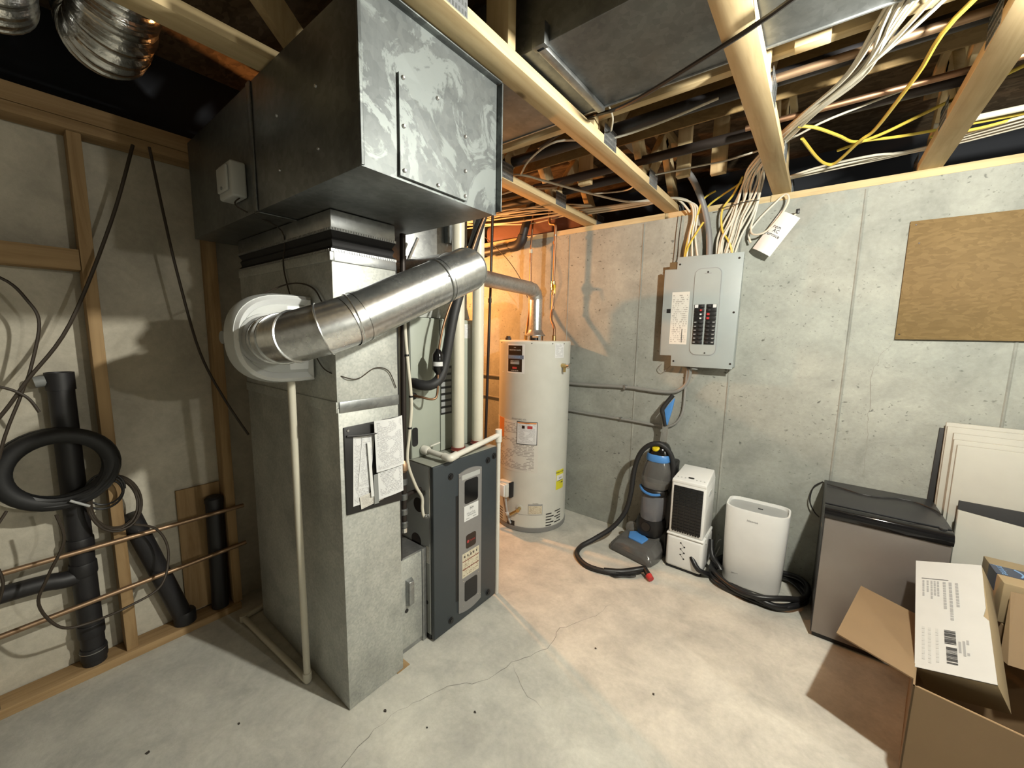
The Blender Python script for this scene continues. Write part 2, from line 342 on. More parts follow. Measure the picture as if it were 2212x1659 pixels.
    def sheet(s, o, ex, ey, wd, ht, th=0.0006, nx=1, ny=1, bend=None):
        """rectangular sheet with UVs; o = lower-left, ex/ey unit vectors"""
        o = V(o); ex = V(ex).normalized(); ey = V(ey).normalized(); nn = ex.cross(ey).normalized(); base = len(s.v)
        for j in range(ny + 1):
            for i in range(nx + 1):
                a, b = i / nx, j / ny; z = bend(a, b) if bend else 0.0
                s.v.append(o + ex * wd * a + ey * ht * b + nn * (z + th))
        top = []
        for j in range(ny):
            for i in range(nx):
                q = base + j * (nx + 1) + i; f = (q, q + 1, q + nx + 2, q + nx + 1); s.f.append(f)
                s.uv[len(s.f) - 1] = [(i / nx, j / ny), ((i + 1) / nx, j / ny), ((i + 1) / nx, (j + 1) / ny), (i / nx, (j + 1) / ny)]
        b2 = len(s.v)
        for j in range(ny + 1):
            for i in range(nx + 1): s.v.append(s.v[base + j * (nx + 1) + i] - nn * th)
        for j in range(ny):
            for i in range(nx):
                q = b2 + j * (nx + 1) + i; s.f.append((q, q + nx + 1, q + nx + 2, q + 1))
        per = [i for i in range(nx + 1)] + [(j) * (nx + 1) + nx for j in range(1, ny + 1)] + [ny * (nx + 1) + i for i in range(nx - 1, -1, -1)] + [j * (nx + 1) for j in range(ny - 1, 0, -1)]
        for k in range(len(per)):
            a, b = per[k], per[(k + 1) % len(per)]; s.f.append((base + b, base + a, b2 + a, b2 + b))
        return s
    def cylpatch(s, c, r, a0, a1, z0, z1, th=0.0012, n=10):
        base = len(s.v)
        for rr in (r + th, r - 0.001):
            for j, z in enumerate((z0, z1)):
                for i in range(n + 1):
                    q = math.radians(a0 + (a1 - a0) * i / n); s.v.append(V((c[0] + rr * math.cos(q), c[1] + rr * math.sin(q), z)))
        m = n + 1
        for i in range(n):
            s.f.append((base + i, base + i + 1, base + m + i + 1, base + m + i)); s.uv[len(s.f) - 1] = [(i / n, 0), ((i + 1) / n, 0), ((i + 1) / n, 1), (i / n, 1)]
            s.f.append((base + i + 1, base + i, base + 2 * m + i, base + 2 * m + i + 1)); s.f.append((base + m + i, base + m + i + 1, base + 3 * m + i + 1, base + 3 * m + i))
        s.f.append((base, base + m, base + 3 * m, base + 2 * m)); s.f.append((base + n + m, base + n, base + 2 * m + n, base + 3 * m + n))
        return s
    def xform(s, M, start=0):
        for i in range(start, len(s.v)): s.v[i] = M @ s.v[i]
        return s
    def rrect(s, plane_o, ex, ey, wd, ht, rad, depth, n=6):
        """rounded rectangle plate centred on plane_o, extruded along ex x ey"""
        o = V(plane_o); ex = V(ex).normalized(); ey = V(ey).normalized(); nn = ex.cross(ey)
        P = []
        for cx, cy, a in ((wd / 2 - rad, ht / 2 - rad, 0), (-wd / 2 + rad, ht / 2 - rad, 90), (-wd / 2 + rad, -ht / 2 + rad, 180), (wd / 2 - rad, -ht / 2 + rad, 270)):
            for k in range(n + 1):
                q = math.radians(a + 90 * k / n); P.append(o + ex * (cx + rad * math.cos(q)) + ey * (cy + rad * math.sin(q)))
        return s.prism(P, nn * depth)

ORI = {}
def props(o, label=None, cat=None, group=None, kind=None):
    if label: o['label'] = label
    if cat: o['category'] = cat
    if group: o['group'] = group
    if kind: o['kind'] = kind
    return o
def thing(name, label, cat, loc=(0, 0, 0), group=None):
    o = bpy.data.objects.new(name, None); o.empty_display_size = 0.05; COL.objects.link(o); o.location = loc
    ORI[o.name] = V(loc); return props(o, label, cat, group)
def mesh_of(mb, name, mt, bevel=0.0, seg=2, smooth=None, org=V((0, 0, 0))):
    me = bpy.data.meshes.new(name)
    bm = bmesh.new(); vs = [bm.verts.new(p - org) for p in mb.v]; uvl = bm.loops.layers.uv.new('UVMap') if mb.uv else None
    for i, f in enumerate(mb.f):
        try: bf = bm.faces.new([vs[k] for k in f])
        except ValueError: continue
        if i in mb.uv:
            for l, t in zip(bf.loops, mb.uv[i]): l[uvl].uv = t
    if not mb.uv: bmesh.ops.recalc_face_normals(bm, faces=bm.faces)
    if bevel:
        es = [e for e in bm.edges if len(e.link_faces) == 2 and e.calc_face_angle(0) > 0.6]
        bmesh.ops.bevel(bm, geom=es, offset=bevel, segments=seg, affect='EDGES', profile=0.5, clamp_overlap=True)
    bm.to_mesh(me); bm.free()
    me.materials.append(MT[mt] if isinstance(mt, str) else mt)
    if smooth is None: smooth = len(me.polygons) > 12
    if smooth:
        for p in me.polygons: p.use_smooth = True
        me.set_sharp_from_angle(angle=math.radians(38))
    return me
def part(name, mb, mt, parent, bevel=0.0, seg=2, label=None, smooth=None, kind=None):
    org = ORI[parent.name]
    o = bpy.data.objects.new(name, mesh_of(mb, name, mt, bevel, seg, smooth, org)); COL.objects.link(o); o.parent = parent
    ORI[o.name] = org; return props(o, label, kind=kind)
def solo(name, mb, mt, label, cat, loc=None, group=None, bevel=0.0, seg=2, smooth=None):
    if loc is None:
        lo = min(p.z for p in mb.v); n = len(mb.v); loc = (sum(p.x for p in mb.v) / n, sum(p.y for p in mb.v) / n, lo)
    org = V(loc); o = bpy.data.objects.new(name, mesh_of(mb, name, mt, bevel, seg, smooth, org)); COL.objects.link(o); o.location = org
    ORI[o.name] = org; return props(o, label, cat, group)
def struct(name, mb, mt, bevel=0.0):
    o = bpy.data.objects.new(name, mesh_of(mb, name, mt, bevel)); COL.objects.link(o); ORI[o.name] = V((0, 0, 0)); o['kind'] = 'structure'; return o
def text(s, parent, mt, o, ex, ey, size, name='lettering', depth=0.0006, align='LEFT', sx=1.0, bend=None):
    c = bpy.data.curves.new('txt', 'FONT'); c.body = s; c.size = 1.0; c.align_x = align; c.resolution_u = 2
    t = bpy.data.objects.new('txt', c); COL.objects.link(t)
    dg = bpy.context.evaluated_depsgraph_get(); me0 = bpy.data.meshes.new_from_object(t.evaluated_get(dg))
    mb = MB(); ex = V(ex).normalized(); ey = V(ey).normalized(); nn = ex.cross(ey)
    fn = bend or (lambda x, y: V(o) + ex * x + ey * y + nn * depth)
    mb.v = [fn(v.co.x * size * sx, v.co.y * size) for v in me0.vertices]; mb.f = [tuple(p.vertices) for p in me0.polygons]
    COL.objects.unlink(t); bpy.data.objects.remove(t); bpy.data.curves.remove(c); bpy.data.meshes.remove(me0)
    return part(name, mb, mt, parent, smooth=False)

# ================================================================== THE ROOM
D = 2.853            # inner face of the poured wall
ZW = 2.295           # its top
XL = -2.45           # face of the concrete behind the stud wall
floor = struct('floor', MB().box(-5.2, 3.4, -3.2, 3.1, -0.12, 0.0), 'floor')
def ribbon(pts, wd, z=0.0006, plane='z', seed=1):
    rnd = random.Random(seed); P = []
    for i in range(len(pts) - 1):
        a, b = V(pts[i]), V(pts[i + 1]); k = max(2, int((b - a).length / 0.03))
        for j in range(k): P.append(a.lerp(b, j / k) + V((rnd.uniform(-1, 1), rnd.uniform(-1, 1), rnd.uniform(-1, 1))) * 0.007)
    P.append(V(pts[-1])); mb = MB(); vs = []
    for i, p in enumerate(P):
        d = (P[min(i + 1, len(P) - 1)] - P[max(0, i - 1)]).normalized(); ww = wd * rnd.uniform(0.4, 1.2) * min(1, 0.25 + 2.5 * min(i, len(P) - 1 - i) / len(P))
        if plane == 'z': sd = V((-d.y, d.x, 0)).normalized(); q = V((p.x, p.y, z))
        else: sd = V((-d.z, 0, d.x)).normalized(); q = V((p.x, z, p.z))
        vs += [q + sd * ww / 2, q - sd * ww / 2]
    mb.add(vs, [(2 * i, 2 * i + 1, 2 * i + 3, 2 * i + 2) for i in range(len(P) - 1)])
    return mb
part('floor_crack', ribbon([(-0.78, 2.02, 0), (-0.83, 1.80, 0), (-0.92, 1.62, 0), (-0.90, 1.47, 0), (-0.98, 1.30, 0), (-1.01, 1.16, 0), (-1.12, 1.04, 0), (-1.16, 0.92, 0), (-1.20, 0.80, 0)], 0.0035), 'crack', floor, smooth=False)
part('floor_crack', ribbon([(-1.20, 0.80, 0), (-1.19, 0.66, 0), (-1.16, 0.55, 0), (-1.18, 0.48, 0)], 0.003, seed=5), 'crack', floor, smooth=False)
part('floor_crack', ribbon([(-0.98, 1.30, 0), (-0.86, 1.22, 0), (-0.75, 1.20, 0)], 0.002, seed=8), 'crack', floor, smooth=False)

wall_back = struct('wall_back', MB().box(-5.2, 3.4, D, D + 0.2, -0.12, ZW), 'wall')
for i, x in enumerate((-1.66, -1.06, -0.447, 0.117, 0.708, 1.31)):
    part('form_seam', MB().prism([(x - 0.007, D, 0), (x + 0.007, D, 0), (x + 0.002, D - 0.003, 0), (x - 0.003, D - 0.003, 0)], (0, 0, ZW - 0.01)), 'seam', wall_back)
part('wall_crack', ribbon([(0.302, D, 1.50), (0.255, D, 1.41), (0.234, D, 1.32), (0.238, D, 1.16), (0.246, D, 0.95), (0.25, D, 0.75)], 0.003, z=D - 0.0006, plane='y', seed=3), 'crack', wall_back, smooth=False)
part('sill_plate', MB().box(-5.2, -0.92, D - 0.004, D + 0.135, ZW, ZW + 0.038), 'woodx', wall_back, 0.002)
part('sill_plate', MB().box(-0.918, -0.31, D + 0.006, D + 0.145, ZW, ZW + 0.038), 'woodx', wall_back, 0.002)
part('sill_plate', MB().box(-0.308, 3.4, D - 0.002, D + 0.137, ZW, ZW + 0.038), 'woodx', wall_back, 0.002)
part('dark_void_backing', MB().box(-5.2, 3.4, 3.52, 3.56, 2.2, 2.78), 'rim', wall_back)  # near-black sheet closing the deep dark recess past the sill
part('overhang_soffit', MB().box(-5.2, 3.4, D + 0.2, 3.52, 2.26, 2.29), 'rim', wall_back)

wall_left = struct('wall_left', MB().box(XL - 0.15, XL, -3.2, 1.32, -0.12, 2.35), 'wall2')  # hidden far end lengthened to block the warm bulb
part('dark_void_backing', MB().box(XL - 0.15, XL - 0.10, -3.2, 1.32, 2.35, 2.75), 'rim', wall_left)  # dark sheet standing in for the unlit void above the plate
part('bottom_plate', MB().box(-2.44, -2.335, -3.2, 0.66, 0.0, 0.038), 'study', wall_left, 0.002)
part('top_plate', MB().box(-2.44, -2.335, -3.2, 1.0, 2.245, 2.283), 'study', wall_left, 0.002)
part('top_plate', MB().box(-2.44, -2.335, -3.2, 1.0, 2.285, 2.35), 'study', wall_left, 0.002)
for y in (-1.62, -1.01, -0.40, 0.215, 0.63):
    part('stud', MB().box(-2.44, -2.35, y, y + 0.04, 0.039, 2.244), 'studz', wall_left, 0.002)
part('blocking', MB().box(-2.44, -2.352, -0.358, 0.213, 1.72, 1.80), 'study', wall_left, 0.002)
part('light_block_panel', MB().box(XL, -2.20, 0.985, 1.0, 0.0, 2.24), 'drywall', wall_left)  # unseen panel added to keep warm light off the end stud
part('plywood_patch', MB().box(-2.445, -2.435, 0.45, 0.628, 0.045, 0.70), 'studz', wall_left)
struct('wall_utility', MB().box(-5.35, -5.2, -3.2, 3.1, -0.12, 2.78), 'drywall')
struct('wall_right', MB().box(3.4, 3.55, -3.2, 3.1, -0.12, 2.78), 'wall')
struct('wall_front', MB().box(-5.2, 3.4, -3.35, -3.2, -0.12, 2.78), 'drywall')
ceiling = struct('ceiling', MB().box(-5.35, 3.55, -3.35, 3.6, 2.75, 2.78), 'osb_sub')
# insulation batt tucked above the sill by the drain pipe
solo('insulation_batt', MB().box(-2.6, -1.55, 2.885, 3.2, 2.335, 2.50), 'pink', 'pink fibreglass insulation batt tucked above the wall behind the water heater', 'insulation', bevel=0.05, seg=3)

# floor trusses --------------------------------------------------------------
def web_pts(lo, hi, n):
    return [lo + (hi - lo) * i / n for i in range(n + 1)]
TR = [(-2.75, None), (-1.525, 'pine floor truss running above the galvanized duct box to the concrete wall'), (-0.92, 'pine floor truss passing right of the galvanized duct box, ending left of the breaker panel'),
      (-0.302, 'pine floor truss ending at the concrete wall right of the breaker panel'), (0.298, 'pine floor truss nearest the right edge, ending above the plywood sheet'), (0.91, None)]
def truss(x0, label):
    t = thing('floor_truss', label or 'pine floor truss outside the picture', 'joist', (x0, 0, 2.333), 'floor trusses')
    x1 = x0 + 0.089; y0, y1 = -3.15, 2.985; zb, zt = 2.333, 2.748
    part('bottom_chord', MB().box(x0, x1, y0, y1, zb, zb + 0.038), 'woody', t, 0.0015)
    part('top_chord', MB().box(x0, x1, y0, y1, zt - 0.038, zt), 'woody', t, 0.0015)
    xm = (x0 + x1) / 2
    J = [(-2.6, -2.1), (-1.7, -1.25), (-0.8, -0.35), (0.05, 0.42)]
    bots = [-2.6, -1.7, -0.85, 0.0, 0.78, 1.76, 2.34, 2.93]; tops = [-2.15, -1.28, -0.42, 0.42, 1.0, 1.66, 2.05, 2.62]
    for i, b in enumerate(bots):
        for tp in tops:
            if abs(tp - b) < 0.5 and not (1.0 < (tp + b) / 2 < 1.62):
                part('web', MB().beam((xm, b, zb + 0.038), (xm, tp, zt - 0.038), 0.088, 0.038, up=(1, 0, 0)).xform(Matrix.Identity(4)), 'woodz', t, 0.0015)
    part('web', MB().box(x0, x1, 1.60, 1.638, zb + 0.038, zt - 0.038), 'woodz', t, 0.0015)
    part('web', MB().box(x0, x1, 1.02, 1.058, zb + 0.038, zt - 0.038), 'woodz', t, 0.0015)
    for b in bots[3:]:
        for xs in (x0 - 0.0012, x1):
            pl = part('connector_plate', MB().box(xs, xs + 0.0012, b - 0.065, b + 0.065, zb + 0.004, zb + 0.088), 'plate', t)
            dots = MB()
            for i in range(11):
                for j in range(4):
                    yy = b - 0.058 + i * 0.0116; zz = zb + 0.012 + j * 0.021; e = 0.0022 if xs > x0 else -0.001
                    dots.box(xs + min(0, e), xs + max(0.0012, e), yy - 0.0028, yy + 0.0028, zz - 0.006, zz + 0.006)
            part('plate_teeth', dots, 'galv_dark', pl, kind='stuff')
    return t
for x, lb in TR:
    if lb: truss(x, lb)

# ================================================================== DUCTWORK
# return trunk ---------------------------------------------------------------
TX, TY0, TY1, TZ0, TZ1 = -0.925, 0.585, 1.095, 1.908, 2.325
t = thing('duct_trunk', 'large rectangular galvanized duct box under the ceiling with bolted access panel', 'duct', (TX, TY0, TZ0))
part('duct_shell', MB().box(-2.33, TX - 0.012, TY0, TY1, TZ0, TZ1), 'galv_dark', t, 0.002)
# cross-broken end cap
ym, zm = (TY0 + TY1) / 2, (TZ0 + TZ1) / 2
part('end_cap', MB().add([(TX - 0.011, TY0 - .002, TZ0 - .002), (TX - 0.011, TY1 + .002, TZ0 - .002), (TX - 0.011, TY1 + .002, TZ1), (TX - 0.011, TY0 - .002, TZ1), (TX - 0.006, ym, zm),
                        (TX - 0.0115, TY0 - .002, TZ0 - .002), (TX - 0.0115, TY1 + .002, TZ0 - .002), (TX - 0.0115, TY1 + .002, TZ1), (TX - 0.0115, TY0 - .002, TZ1)],
                       [(0, 1, 4), (1, 2, 4), (2, 3, 4), (3, 0, 4), (8, 7, 6, 5), (0, 5, 6, 1), (1, 6, 7, 2), (2, 7, 8, 3), (3, 8, 5, 0)]), 'galv_white', t, smooth=False)
part('flange', MB().box(TX - 0.012, TX + 0.012, TY1, TY1 + 0.005, TZ0 + 0.01, TZ1), 'galv_white', t, 0.001)
part('flange', MB().box(TX - 0.012, TX + 0.012, TY0, TY1, TZ1, TZ1 + 0.004), 'galv_white', t, 0.001)
part('seam_strip', MB().box(TX - 0.014, TX - 0.006, TY0 - 0.005, TY0 + 0.004, TZ0, TZ1), 'galv_white', t, 0.001)
py0, py1, pz0, pz1 = 0.690, 0.942, TZ0 + 0.006, 2.168
a = part('access_panel', MB().add([(TX, py0, pz0), (TX, py1, pz0), (TX, py1, pz1), (TX, py0, pz1), (TX + 0.004, (py0 + py1) / 2, (pz0 + pz1) / 2 - .01),
                                  (TX - .01, py0, pz0), (TX - .01, py1, pz0), (TX - .01, py1, pz1), (TX - .01, py0, pz1)],
                                 [(0, 1, 4), (1, 2, 4), (2, 3, 4), (3, 0, 4), (8, 7, 6, 5), (0, 5, 6, 1), (1, 6, 7, 2), (2, 7, 8, 3), (3, 8, 5, 0)]), 'galv_white', t, smooth=False)
for y, z in ((py0 + .012, pz1 - .01), (py0 + .012, 2.04), (py0 + .012, pz0 + .015), (.82, pz1 - .008), (.82, pz0 + .012), (py1 - .01, 2.1), (py1 - .01, 2.0), (py1 - .01, pz0 + .012)):
    part('screw', MB().lathe((TX, y, z), [(0.0055, 0), (0.0055, 0.003), (0.003, 0.006)], 10, axis=(1, 0, 0)), 'screw', a)
for z in (2.0, 2.16):
    for x in (-1.15, -1.4): part('screw', MB().lathe((x, TY0, z), [(0.005, 0), (0.004, 0.004)], 8, axis=(0, -1, 0)), 'screw', t)
part('drive_cleat', MB().box(-1.62, -1.585, TY0 - 0.006, TY0, TZ0, TZ1), 'galv_dark', t, 0.002)
part('drive_cleat', MB().box(-1.62, -1.585, TY0, TY1, TZ0 - 0.005, TZ0), 'galv_dark', t, 0.002)

# white control box on the trunk
t = thing('control_box', 'small white plastic control box fixed to the dark side of the duct trunk', 'control box', (-1.735, TY0, 1.965))
part('case', MB().box(-1.80, -1.672, TY0 - 0.05, TY0, 1.965, 2.085), 'hum_grey', t, 0.008, 3)
part('cover', MB().box(-1.785, -1.69, TY0 - 0.06, TY0 - 0.05, 1.985, 2.07), 'hum_grey', t, 0.006, 3)
part('button', MB().lathe((-1.735, TY0 - 0.06, 1.995), [(0.006, 0), (0.006, 0.003)], 12, axis=(0, -1, 0)), 'grey_mid', t)
part('wire', MB().tube([(-1.69, TY0 - .02, 1.966), (-1.685, TY0 - .03, 1.93), (-1.69, .70, 1.88), (-1.70, .703, 1.75), (-1.66, .70, 1.66), (-1.62, .69, 1.63)], 0.0025, 6), 'cable_br', t)

# return drop ------------------------------------------------------------------
RX0, RX1, RY0, RY1 = -2.19, -1.34, 0.712, 0.968
t = thing('return_air_duct', 'tall rectangular galvanized return duct standing on the floor beside the furnace', 'duct', (RX1, RY0, 0))
part('lower_section', MB().box(RX0, RX1, RY0, RY1, 0.004, 1.222), 'galv_green', t, 0.002)
part('upper_section', MB().box(RX0, RX1, RY0 - 0.002, RY1, 1.222, 1.765), 'galv_green', t, 0.002)
for z0, z1 in ((1.205, 1.245), (1.735, 1.768)):
    part('slip_cleat', MB().box(RX1, RX1 + 0.005, RY0 + 0.004, RY1, z0, z1), 'galv', t, 0.0015)
    part('slip_cleat', MB().box(RX0, RX1, RY0 - 0.006, RY0 - 0.001, z0, z1), 'galv_green', t, 0.0015)
part('cleat_tab', MB().box(RX1 - .004, RX1 + .012, RY0 - .014, RY0 + .004, 1.735, 1.765), 'galv', t, 0.002)
# flexible canvas connector with crimped metal edges
cv = MB(); rings = []
for i in range(9):
    z = 1.770 + i * 0.0095; e = 0.004 * math.sin(i * 2.1) - 0.006 * math.sin(math.pi * i / 8)
    rings.append([V((RX0 - e, RY0 - e, z)), V((RX1 + e, RY0 - e, z)), V((RX1 + e, RY1 + e, z)), V((RX0 - e, RY1 + e, z))])
part('canvas_connector', cv.loft(rings), 'canvas', t, smooth=False)
for z, nm in ((1.768, 'crimp_strip'), (1.838, 'crimp_strip')):
    o = part(nm, MB().box(RX0 - .003, RX1 + .003, RY0 - .003, RY1 + .003, z, z + 0.009), 'galv', t)
    teeth = MB()
    for k in range(26): teeth.box(RX1 + .002, RX1 + .0055, RY0 + 0.004 + k * 0.0097, RY0 + 0.009 + k * 0.0097, z + 0.001, z + 0.008)
    for k in range(80): teeth.box(RX0 + 0.004 + k * 0.0105, RX0 + 0.009 + k * 0.0105, RY0 - .0055, RY0 - .002, z + 0.001, z + 0.008)
    part('crimp_teeth', teeth, 'screw', o, kind='stuff')
part('upper_collar', MB().box(RX0, RX1, RY0, RY1, 1.847, 1.905), 'galv', t, 0.002)
part('wood_shim', MB().box(-1.40, -1.337, 0.935, 1.00, 0.0, 0.003), 'studx', t)
part('loose_wire', MB().tube([(-1.48, RY0 - .01, 1.42), (-1.40, RY0 - .012, 1.36), (RX1 + .006, .735, 1.335), (RX1 + .008, .79, 1.325), (RX1 + .008, .86, 1.36), (RX1 + .008, .92, 1.345), (RX1 + .006, .955, 1.275)], 0.0022, 6), 'cable_br', t)

# humidifier on the return drop ------------------------------------------------
HX = -1.50
t = thing('humidifier', 'white D-shaped bypass humidifier on the return duct with round side opening', 'humidifier', (HX, RY0, 1.30))
def dprof(x, front, h0, h1, back=RY0 - 0.002, n=22):
    zc = (h0 + h1) / 2; hh = (h1 - h0) / 2; pts = [V((x, back, h1)), V((x, back - 0.075, h1))]
    bx = back - 0.075 - front
    for k in range(1, n):
        q = math.pi / 2 - math.pi * k / n
        c, s = math.cos(q), math.sin(q); e = 0.75
        pts.append(V((x, back - 0.075 - bx * abs(c) ** e, zc + hh * (1 if s > 0 else -1) * abs(s) ** 0.85)))
    pts += [V((x, back - 0.075, h0)), V((x, back, h0))]
    return pts
part('housing', MB().loft([dprof(-1.72, .60, 1.345, 1.60), dprof(-1.70, .555, 1.33, 1.612), dprof(-1.65, .49, 1.315, 1.622), dprof(-1.56, .447, 1.308, 1.626), dprof(-1.53, .443, 1.308, 1.626), dprof(HX, .455, 1.314, 1.620)]), 'hum_grey', t, 0.0)
rim_o = dprof(HX, .457, 1.316, 1.618); zc = 1.466; yc = 0.58
rim_i = [V((HX, yc + (p.y - yc) * 0.80, zc + (p.z - zc) * 0.80)) for p in rim_o]
lip = [V((HX + 0.016, yc + (p.y - yc) * 0.93, zc + (p.z - zc) * 0.93)) for p in rim_o]
part('side_ring', MB().loft([rim_o, lip, rim_i], cap=False), 'hum_white', t)
part('side_panel', MB().prism([p + V((0.001, 0, 0)) for p in rim_i], (0.002, 0, 0)), 'hum_grey', t)
part('mounting_frame', MB().box(HX - .02, HX + .004, RY0 - .09, RY0 - .002, 1.355, 1.585), 'hum_white', t, 0.004)
part('logo_disc', MB().lathe((-1.60, .458, 1.47), [(0.022, 0), (0.022, 0.004)], 20, axis=(0.15, -1, 0)), 'grey_mid', t)
part('latch', MB().lathe((HX + 0.004, .482, 1.468), [(0.011, 0), (0.011, 0.008), (0.006, 0.012)], 12, axis=(1, 0, 0)), 'black', t)
part('collar', MB().lathe((HX + .002, .552, 1.465), [(0.088, 0), (0.088, 0.012), (0.080, 0.014), (0.080, 0.05)], 32, axis=(1, 0, 0)), 'grey_light', t)
part('wire', MB().tube([(-1.62, .60, 1.63), (-1.58, .66, 1.665), (-1.52, .69, 1.668), (-1.45, .70, 1.645), (-1.40, .70, 1.60), (-1.36, .70, 1.56)], 0.003, 6), 'cable_br', t)

# bypass pipe: elbow, long run, far elbow into the supply plenum ------------------
t = thing('bypass_pipe', 'bright round galvanized pipe from the humidifier elbow across to the supply plenum', 'pipe', (-1.2, .7, 1.5))
R = 0.0775
A0 = V((-1.455, .552, 1.465)); A1 = V((-1.255, .575, 1.478)); B0 = V((-1.165, .640, 1.515)); B1 = V((-1.098, 1.055, 1.712))
# gored elbow: straight rings
def gore(p, q, r0, r1, nm, bead=True):
    o = part(nm, MB().cyl(p, q, r0, r1, 40, caps=False), 'pipe_metal', t)
    if bead:
        d = (V(q) - V(p)).normalized(); part('bead', MB().tube([V(q) + rr for rr in ring(d, r1 + .0015, 40)], 0.0028, 6, 1, closed=True), 'pipe_metal', o)
    return o
def ring(d, r, n):
    d = V(d).normalized(); x = d.cross(V((0, 0, 1))).normalized(); y = d.cross(x)
    return [x * math.cos(2 * math.pi * k / n) * r + y * math.sin(2 * math.pi * k / n) * r for k in range(n)]
def miter_tube(pts, r, n=40):
    """pipe of straight gores with mitred joints"""
    P = [V(p) for p in pts]; rings = []
    base = None
    for i, p in enumerate(P):
        d1 = (P[i] - P[i - 1]).normalized() if i else (P[1] - P[0]).normalized()
        d2 = (P[i + 1] - P[i]).normalized() if i + 1 < len(P) else d1
        nrm = (d1 + d2).normalized()
        if base is None:
            x = d1.cross(V((0, 0, 1)) if abs(d1.z) < .95 else V((1, 0, 0))).normalized(); y = d1.cross(x); base = [(x * math.cos(2 * math.pi * k / n) + y * math.sin(2 * math.pi * k / n)) * r for k in range(n)]
            rings.append([p + b for b in base])
        else:
            prev = rings[-1]; rr = []
            for q in prev:
                tt = (p - q).dot(nrm) / d1.dot(nrm); rr.append(q + d1 * tt)
            rings.append(rr)
    return rings
el = [A0, V((-1.405, .548, 1.467)), V((-1.335, .540, 1.471)), V((-1.25, .545, 1.480)), V((-1.182, .595, 1.503)), V((-1.157, .675, 1.534))]
R_ = miter_tube(el, R)
for i in range(len(R_) - 1):
    o = part('elbow_gore', MB().loft([R_[i], R_[i + 1]], cap=False), 'pipe_metal', t)
    if 0 < i + 1 < len(R_): part('bead', MB().tube([p + (p - sum(R_[i + 1], V((0, 0, 0))) / len(R_[i + 1])).normalized() * .001 for p in R_[i + 1]], 0.0030, 6, 1, closed=True), 'pipe_metal', o)
S0 = el[-1]; dd = (B1 - S0).normalized()
part('straight_run', MB().cyl(S0 - dd * .02, B1, R + 0.0015, R + .0015, 44, caps=False), 'pipe_metal', t)
part('joint_band', MB().cyl(S0 + dd * .02, S0 + dd * .034, R + 0.003, R + .003, 44, caps=False), 'pipe_metal', t)
E0 = B1; E1 = B1 + dd * 0.05; E2 = E1 + V((-0.055, 0.055, 0.012)); E3 = E2 + V((-0.10, 0.012, 0.0)); E4 = E3 + V((-0.40, 0, 0))
R2 = miter_tube([E0 - dd * .06, E1, E2, E3, E4], R + 0.003)
for i in range(len(R2) - 1):
    o = part('elbow_gore', MB().loft([R2[i], R2[i + 1]], cap=False), 'pipe_metal', t)
    part('bead', MB().tube(R2[i + 1] if i < 3 else R2[i], 0.0028, 6, 1, closed=True), 'pipe_metal', o)
part('crimp_band', MB().tube([B1 - dd * .075 + q for q in ring(dd, R + .003, 44)], 0.0035, 6, 1, closed=True), 'galv', t)
part('screw', MB().lathe(B1 - dd * .055 + V((0.07, -0.038, 0.005)), [(0.005, 0), (0.004, 0.006)], 8, axis=(0.87, -.45, .05)), 'black', t)

# humidifier drain -----------------------------------------------------------------
t = thing('drain_pipe', 'thin cream plastic drain pipe dropping from the humidifier to the floor', 'pipe', (-1.60, .67, 0))
part('riser', MB().cyl((-1.535, .640, 1.32), (-1.60, .668, 0.05), 0.0135, n=16), 'pvc', t)
part('elbow', MB().lathe((-1.60, .668, 0.016), [(0.001, -.0155), (0.012, -.012), (0.0175, 0), (0.0175, 0.034), (0.0145, 0.036)], 16), 'pvc', t)
part('floor_run', MB().cyl((-1.60, .664, 0.016), (-2.225, .632, 0.016), 0.0135, n=16), 'pvc', t)
part('elbow', MB().lathe((-2.225, .632, 0.016), [(0.0172, -.016), (0.0172, 0.016)], 16), 'pvc', t)
part('floor_run', MB().cyl((-2.225, .632, 0.016), (-2.26, .80, 0.016), 0.0135, n=16), 'pvc', t)

# document holder --------------------------------------------------------------
t = thing('document_holder', 'black wall pocket board stuffed with papers on the return duct', 'board', (RX1, .845, .80))
bx = RX1 + 0.001
part('backing_board', MB().prism([(bx, .728, .815), (bx, .972, .795), (bx, .972, 1.155), (bx, .728, 1.150)], (0.006, 0, 0)), 'black', t, 0.001)
part('elastic_strap', MB().tube([(bx + .012, .735, 1.118), (bx + .022, .80, 1.112), (bx + .028, .87, 1.112), (bx + .022, .94, 1.122), (bx + .008, .972, 1.125)], 0.004, 6), 'black_rough', t)
part('screw', MB().lathe((bx + .006, .742, 1.137), [(0.006, 0), (0.004, 0.004)], 10, axis=(1, 0, 0)), 'screw', t)
part('screw', MB().lathe((bx + .006, .955, 1.143), [(0.006, 0), (0.004, 0.004)], 10, axis=(1, 0, 0)), 'screw', t)
EY = V((0, 1, 0)); EZ = V((0, 0, 1))
def rot_in_yz(a): return V((0, math.cos(a), math.sin(a))), V((0, -math.sin(a), math.cos(a)))
def paper(name, y, z, wd, ht, ang, dx, mt, label, nx=1, bend=None):
    ex, ey = rot_in_yz(math.radians(ang))
    return solo(name, MB().sheet((bx + .0065 + dx, y, z), ex, ey, wd, ht, 0.0008, 8 if bend else 1, 4 if bend else 1, bend), mt, label, 'paper', group='papers in the black pocket board')
paper('paper_sheet', .856, .838, .116, .32, 1.0, 0.010, 'print', 'large printed sheet covering the right half of the black pocket board', bend=lambda a, b: 0.010 * math.sin(a * math.pi) * (0.4 + b))
paper('paper_sheet', .842, .955, .128, .205, 1.5, 0.0205, 'print', 'printed sheet folded over the top right of the pocket board', bend=lambda a, b: 0.010 * math.sin(a * math.pi) * (0.5 + b))
